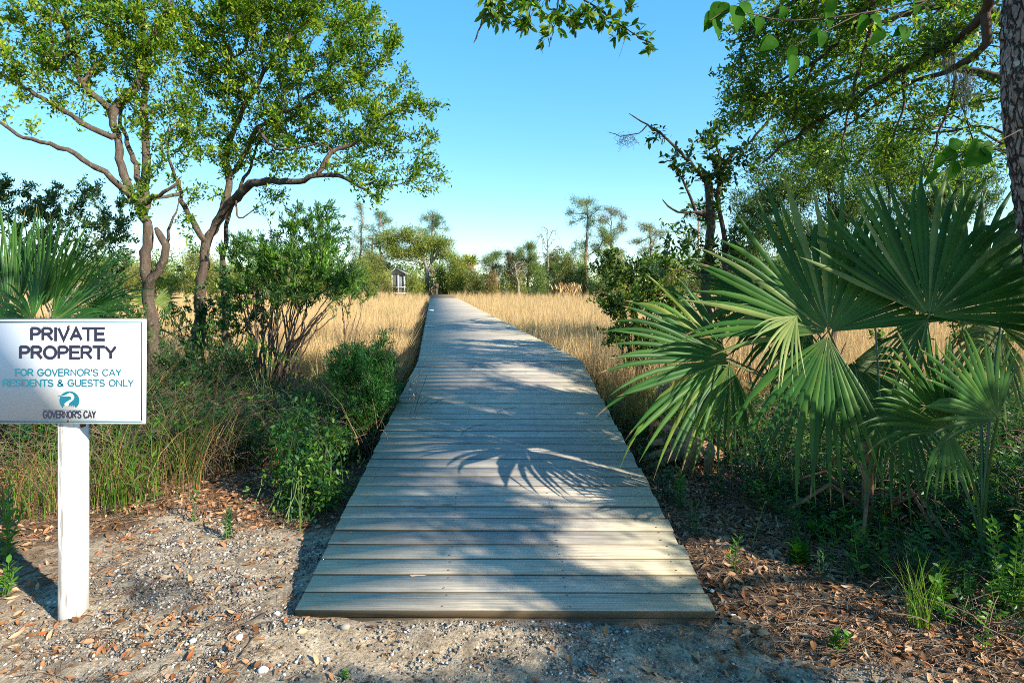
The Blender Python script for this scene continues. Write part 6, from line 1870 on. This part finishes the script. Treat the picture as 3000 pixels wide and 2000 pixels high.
def far_bush(label, px, ytop, Y, w, mats, name='cedar_bush', cat='shrub', group=None, base_py=868, dens=1.0, leaf=(46, 0.32, 0.055), shape=1.0, lk=None):
    b = at(px, base_py, Y); b[2] = gz(b[0], b[1]) - 0.1
    h = base_py - ytop
    blobs = [(px + rng.normal() * w * .15, base_py - h * u, Y, w * max(.25, (1 - (u - .25) ** 2 * 1.1 * shape)), h * .17, w / FPX * Y * .8) for u in np.linspace(.14, .88, 5)]
    T = blob_tips(blobs, 4.5 * dens)
    limbs = [(np.array([b, b + [rng.normal() * .2, 0, 0.45 * h / FPX * Y], b + [0, 0, 0.85 * h / FPX * Y]]), 0.12, 0.03)]
    plant(name, label, cat, limbs, T, leaf, M['grey_bark'], group, dict(seg=0.6, jit=0.08, rtip=0.012, bias=0.1, turn=0.3),
          lk or dict(back=0.8, scatter_r=0.34, a=(10, 55), updir=0.5), leaf_mats=mats, extra=lambda p: rng.integers(0, len(mats), len(p)))

def far_bare(label, px, ytop, Y, w, group=None, lean=0):
    b = at(px, 862, Y); b[2] = gz(b[0], b[1]) - 0.1
    top = at(px + lean, ytop, Y)
    P = np.array([b, b + (top - b) * .5 + [.1, 0, 0], top])
    tips = []
    for k in range(150):
        u = rng.uniform(.5, 1.0) if k < 135 else rng.uniform(.25, .5)
        c = at(px + rng.uniform(-1, 1) * w * (0.35 + 0.65 * math.sin(math.pi * min(1, (u - .3) * 1.2))), 862 + (ytop - 862) * u - 8, Y)
        c[1] += rng.normal() * .8
        tips.append(c)
    pos, par, r, dr, ids = grow([(P, .24, .05)], np.array(tips), seg=.7, jit=.1, rtip=.022, bias=.12, turn=.9)
    t = thing('bare_tree', label, 'tree', b, group)
    mb = MB(); branch_mesh(mb, pos, par, r); mb.build('trunk', M['grey_bark'], t, smooth=True)

FG, FY, FO, FR, CE = M['far_green'], M['far_yellow'], M['far_olive'], M['far_rust'], M['cedar']
far_pine('tall thin trunked pine left of the shed with sparse top', 1056, 592, 80, 34, .12, [M['far_olive'], M['far_pine']], .7, r0=.2)
far_pine('tall pine with dense crown behind the grey shed', 1120, 618, 82, 56, .3, None, 1.4)
far_pine('pine rising above the spreading oak near the boardwalk end', 1266, 622, 84, 46, .5, None, 1.1)
far_pine('shorter dark pine left of the tall thin pine', 1090, 690, 80, 44, .3, None, 1.0)
far_pine('tall leading pine with broad layered crown on the right shore', 1718, 582, 78, 62, .38, None, 1.7, r0=.3)
far_pine('rust tinged pine right of the tall leading pine', 1790, 610, 80, 56, .35, [M['far_pine'], FR], 1.6, r0=.26)
far_pine('pale green pine behind the evergreen shrub on the right shore', 1900, 655, 82, 60, .3, [FO, M['far_pine']], 1.5)
far_pine('sparse pine beside the slim holly trunk', 2045, 590, 84, 40, .3, [M['far_pine'], FO], .9)
far_pine('rounded small pine left of the bare tree', 1546, 715, 80, 34, .4, [M['far_pine'], FY], 1.4)
far_pine('small slender pine right of the cabbage palm', 1448, 738, 82, 30, .45, None, .9)
far_pine('thin brownish pine between the two small pines', 1496, 738, 84, 22, .3, [FR, FO], .8)
far_pine('short pine directly right of the bare tree', 1624, 742, 80, 26, .4, None, .9)
far_bare('bare leafless tree standing out against the sky on the right shore', 1603, 672, 79, 46)
far_bare('bare leaning snag among brush left of the bare tree', 1520, 770, 77, 26, lean=-12)
# broad oak behind the shed
b = at(1250, 858, 80); b[2] = gz(b[0], b[1]) - .1
lo = [(np.array([b, at(1252, 800, 80), at(1240, 760, 80), at(1215, 720, 80), at(1190, 690, 80)]), .35, .1),
      (np.array([at(1252, 800, 80), at(1270, 760, 80), at(1290, 740, 79), at(1320, 735, 79)]), .2, .06), (np.array([at(1240, 770, 80), at(1180, 760, 79), at(1150, 770, 79)]), .15, .05)]
plant('oak_tree', 'wide spreading yellow green oak over the grey shed', 'tree', lo,
      blob_tips([(1200, 690, 80, 50, 25, 2), (1160, 740, 80, 40, 25, 2), (1250, 720, 80, 45, 25, 2), (1310, 745, 80, 35, 18, 1.5), (1290, 710, 80, 40, 20, 2), (1215, 740, 80, 40, 20, 2), (1140, 700, 80, 30, 30, 1.5)], 7),
      (40, .30, .075), M['grey_bark'], None, dict(seg=.8, jit=.12, rtip=.02, bias=.2, turn=.6), dict(back=.8, scatter_r=.36), leaf_mats=[FY, FG], extra=lambda p: rng.integers(0, 2, len(p)))
# cabbage palm
b = at(1378, 862, 81); b[2] = gz(b[0], b[1]) - .1
cp = thing('cabbage_palm', 'distant cabbage palm with rusty skirt above the boardwalk end', 'palm tree', b)
c = at(1376, 770, 81)
mb = MB(); V, F = tube(smooth_path([b, (b + c) / 2 + [.1, 0, 0], c], 1), .22, 8); mb.add(V, F); mb.build('trunk', M['grey_bark'], cp)
for nm, mat, k, elev, L in (('crown', M['far_yellow'], 220, (-.1, 1.2), 1.5), ('dead_skirt', M['far_dead'], 140, (-1.3, -.2), 1.1)):
    a = rng.uniform(0, 6.28, k); e = rng.uniform(*elev, k)
    D = np.stack([np.cos(a) * np.cos(e), np.sin(a) * np.cos(e), np.sin(e)], -1)
    mb = MB(); leaf8(mb, np.tile(c, (k, 1)) + D * .2, D, leaf_frames(k, D), L * rng.uniform(.6, 1.1, k), .14, .1, .25); mb.build(nm, mat, cp)
# bushes along the shore
bl = [('round yellow green cedar at the left of the boardwalk end', 1210, 800, 30, [FY, CE]), ('pointed green cedar just left of the boardwalk end', 1245, 815, 26, [FY, FG]),
      ('tall feathery cedar directly behind the boardwalk end', 1300, 782, 36, [CE, CE]), ('broad feathery cedar right of the boardwalk end', 1352, 752, 42, [CE, FY]),
      ('small round cedar right of the feathery ones', 1395, 790, 34, [CE, FO]), ('low yellow bush right of the cedars', 1445, 830, 28, [FO, FY]),
      ('rusty brown brush below the small slender pine', 1440, 800, 30, [FR, FO]), ('bright green bush at the grass edge below the bare tree', 1540, 845, 26, [FY, FG]),
      ('dark green bush behind the bare tree foot', 1580, 790, 32, [FG, M['far_pine']]), ('olive brush below the rounded small pine', 1510, 800, 34, [FO, FY]),
      ('grey green willow like bush right of the bare tree', 1660, 745, 44, [FO, FG]), ('dark green thicket beside the dead palm heap', 1705, 765, 36, [FG, M['far_pine']]),
      ('green bush hiding the left edge of the shed', 1122, 792, 17, [FG, FY]), ('olive bush hiding the right edge of the shed', 1206, 800, 17, [FY, FG]), ('tall dark green bush behind the left side of the shed', 1100, 740, 44, [FG, FO]), ('yellow green bush left of the shed', 1070, 760, 50, [FY, CE]), ('olive bush leaning against the left of the shed', 1128, 800, 24, [FY, FO]),
      ('low green thicket right of the bare tree foot', 1625, 825, 34, [FG, FY]), ('tall leafy thicket left of the cabbage palm', 1330, 740, 30, [FG, FY]),
      ('pale leafy thicket behind the evergreen shrub', 1800, 740, 60, [FO, FY]), ('yellow thicket far right behind the holly trunk', 1960, 760, 60, [FY, FO])]
for lab, px, yt, w, ms in bl:
    far_bush(lab, px, yt, 74 + rng.uniform(-2, 6), w, ms)
for k in range(11):
    px = -180 + k * 110
    far_bush('yellow green bushy tree of the far left shore behind the oaks', px, 770 + rng.uniform(-30, 25), 78 + rng.uniform(-4, 8), 70, [FY, FO] if k % 2 else [FG, FY], name='shore_tree', cat='tree', group='bushy trees on the far left shore')
for k in range(9):
    px = 2080 + k * 115
    far_bush('yellow green bushy tree of the far right shore behind the palmettos', px, 745 + rng.uniform(-30, 25), 80 + rng.uniform(-4, 8), 70, [FY, FO] if k % 2 else [FG, FY], name='shore_tree', cat='tree', group='bushy trees on the far right shore')
# dead palm heap
b = at(1660, 868, 73); b[2] = gz(b[0], b[1])
k = 260; a = rng.uniform(0, 6.28, k)
P = np.stack([b[0] + rng.normal(size=k) * .9, b[1] + rng.normal(size=k) * .4, np.full(k, b[2] + 1.6) + rng.uniform(-.8, .5, k)], -1)
D = unit(np.stack([np.cos(a) * .5, np.sin(a) * .5, -np.ones(k)], -1))
mb = MB(); leaf4(mb, P, D, leaf_frames(k, D), rng.uniform(.8, 1.5, k), .16); tag(mb.build('dead_palm', M['far_dead'], loc=b), 'heap of tan dead palm fronds at the far grass edge', 'dead palm')
# the wood behind, too dense to count
k = 120000
x = rng.uniform(-150, 150, k); y = rng.uniform(84, 104, k)
ht = 4.4 + 1.5 * np.sin(x * .31) + 1.1 * np.sin(x * .83 + 1) + .9 * np.sin(x * 1.7 + 2)
z = ground_h(x, y) + ht * rng.uniform(0, 1, k) ** .7
D = unit(rng.normal(size=(k, 3)) + [0, 0, .5]); mb = MB()
leaf4(mb, np.stack([x, y, z], -1), D, leaf_frames(k, D, .3), rng.uniform(.3, .65, k), rng.uniform(.12, .26, k), .15)
tag(mb.build('far_woods', M['far_green']), 'low green woods closing the far side of the marsh', 'woods', kind='stuff')

# grey shed with screened porch
def shed():
    Y = 79
    x0, x1 = (1138 - 1500) / FPX * Y, (1196 - 1500) / FPX * Y
    zb, ze, zr = CAMZ - (862 - HORY) / FPX * Y, CAMZ - (806 - HORY) / FPX * Y, CAMZ - (789 - HORY) / FPX * Y
    cx = (x0 + x1) / 2; D = 4.0
    xr = x0 + (1160 - 1138) / FPX * Y
    t = thing('porch_house', 'small grey gabled house with white screened porch across the marsh', 'house', (cx, Y + D / 2, gz(cx, Y)))
    mb = MB(); add_box(mb, cx, Y + D / 2 + .9, (zb + ze) / 2, x1 - x0 - .1, D - 1.2, ze - zb); mb.build('wall', M['house_wall'], t)
    g = np.array([[x0, Y + .06, ze], [x1, Y + .06, ze], [xr, Y + .06, zr], [x0, Y + D, ze], [x1, Y + D, ze], [xr, Y + D, zr]])
    mb = MB(); mb.add(g, [np.array([[0, 1, 2], [3, 5, 4]]), np.array([[0, 3, 4, 1]])]); mb.build('gable', M['house_wall'], t)
    mb = MB()
    for (a, c) in ((x0 - .35, xr), (x1 + .45, xr)):
        s = 0.12
        e0 = ze - .16
        V = np.array([[a, Y - .35, e0], [c, Y - .35, zr + .05], [c, Y + D + .3, zr + .05], [a, Y + D + .3, e0], [a, Y - .35, e0 + s], [c, Y - .35, zr + .05 + s], [c, Y + D + .3, zr + .05 + s], [a, Y + D + .3, e0 + s]])
        mb.add(V, np.array([[0, 1, 2, 3], [7, 6, 5, 4], [0, 4, 5, 1], [1, 5, 6, 2], [2, 6, 7, 3], [3, 7, 4, 0]]))
    mb.build('roof', M['house_roof'], t)
    mb = MB(); add_box(mb, cx, Y + .12, (zb + ze) / 2, x1 - x0 - .2, .03, ze - zb); mb.build('porch_screen', M['screen'], t)
    for fx in (1139.5, 1148, 1166, 1184, 1194.5):
        X = (fx - 1500) / FPX * Y
        mb = MB(); add_box(mb, X, Y + .02, (zb + ze) / 2, .16, .14, ze - zb); mb.build('porch_post', M['house_white'], t)
    for fz, hh in ((zb + .13, .26), (zb + .95, .12)):
        mb = MB(); add_box(mb, cx, Y - .055 if hh < .2 else Y - .06, fz, x1 - x0 + .05, .02, hh); mb.build('rail', M['house_white'], t)
    mb = MB(); add_box(mb, cx, Y + D / 2, (gz(cx, Y) - .2 + zb) / 2, x1 - x0 - .4, D - .5, zb - gz(cx, Y) + .2); mb.build('foundation', M['house_wall'], t)
shed()
# dark wooden post at the far boardwalk end
b = at(1279, 862, 65.5); b[2] = gz(b[0], b[1]) - .1
mb = MB(); add_box(mb, b[0], b[1], b[2] + .95, .22, .22, 1.9); add_box(mb, b[0], b[1] - .02, b[2] + 2.05, .42, .3, .5)
tag(mb.build('post', M['dark_bark'], loc=b), 'dark brown post with a box on top at the far boardwalk end', 'post')
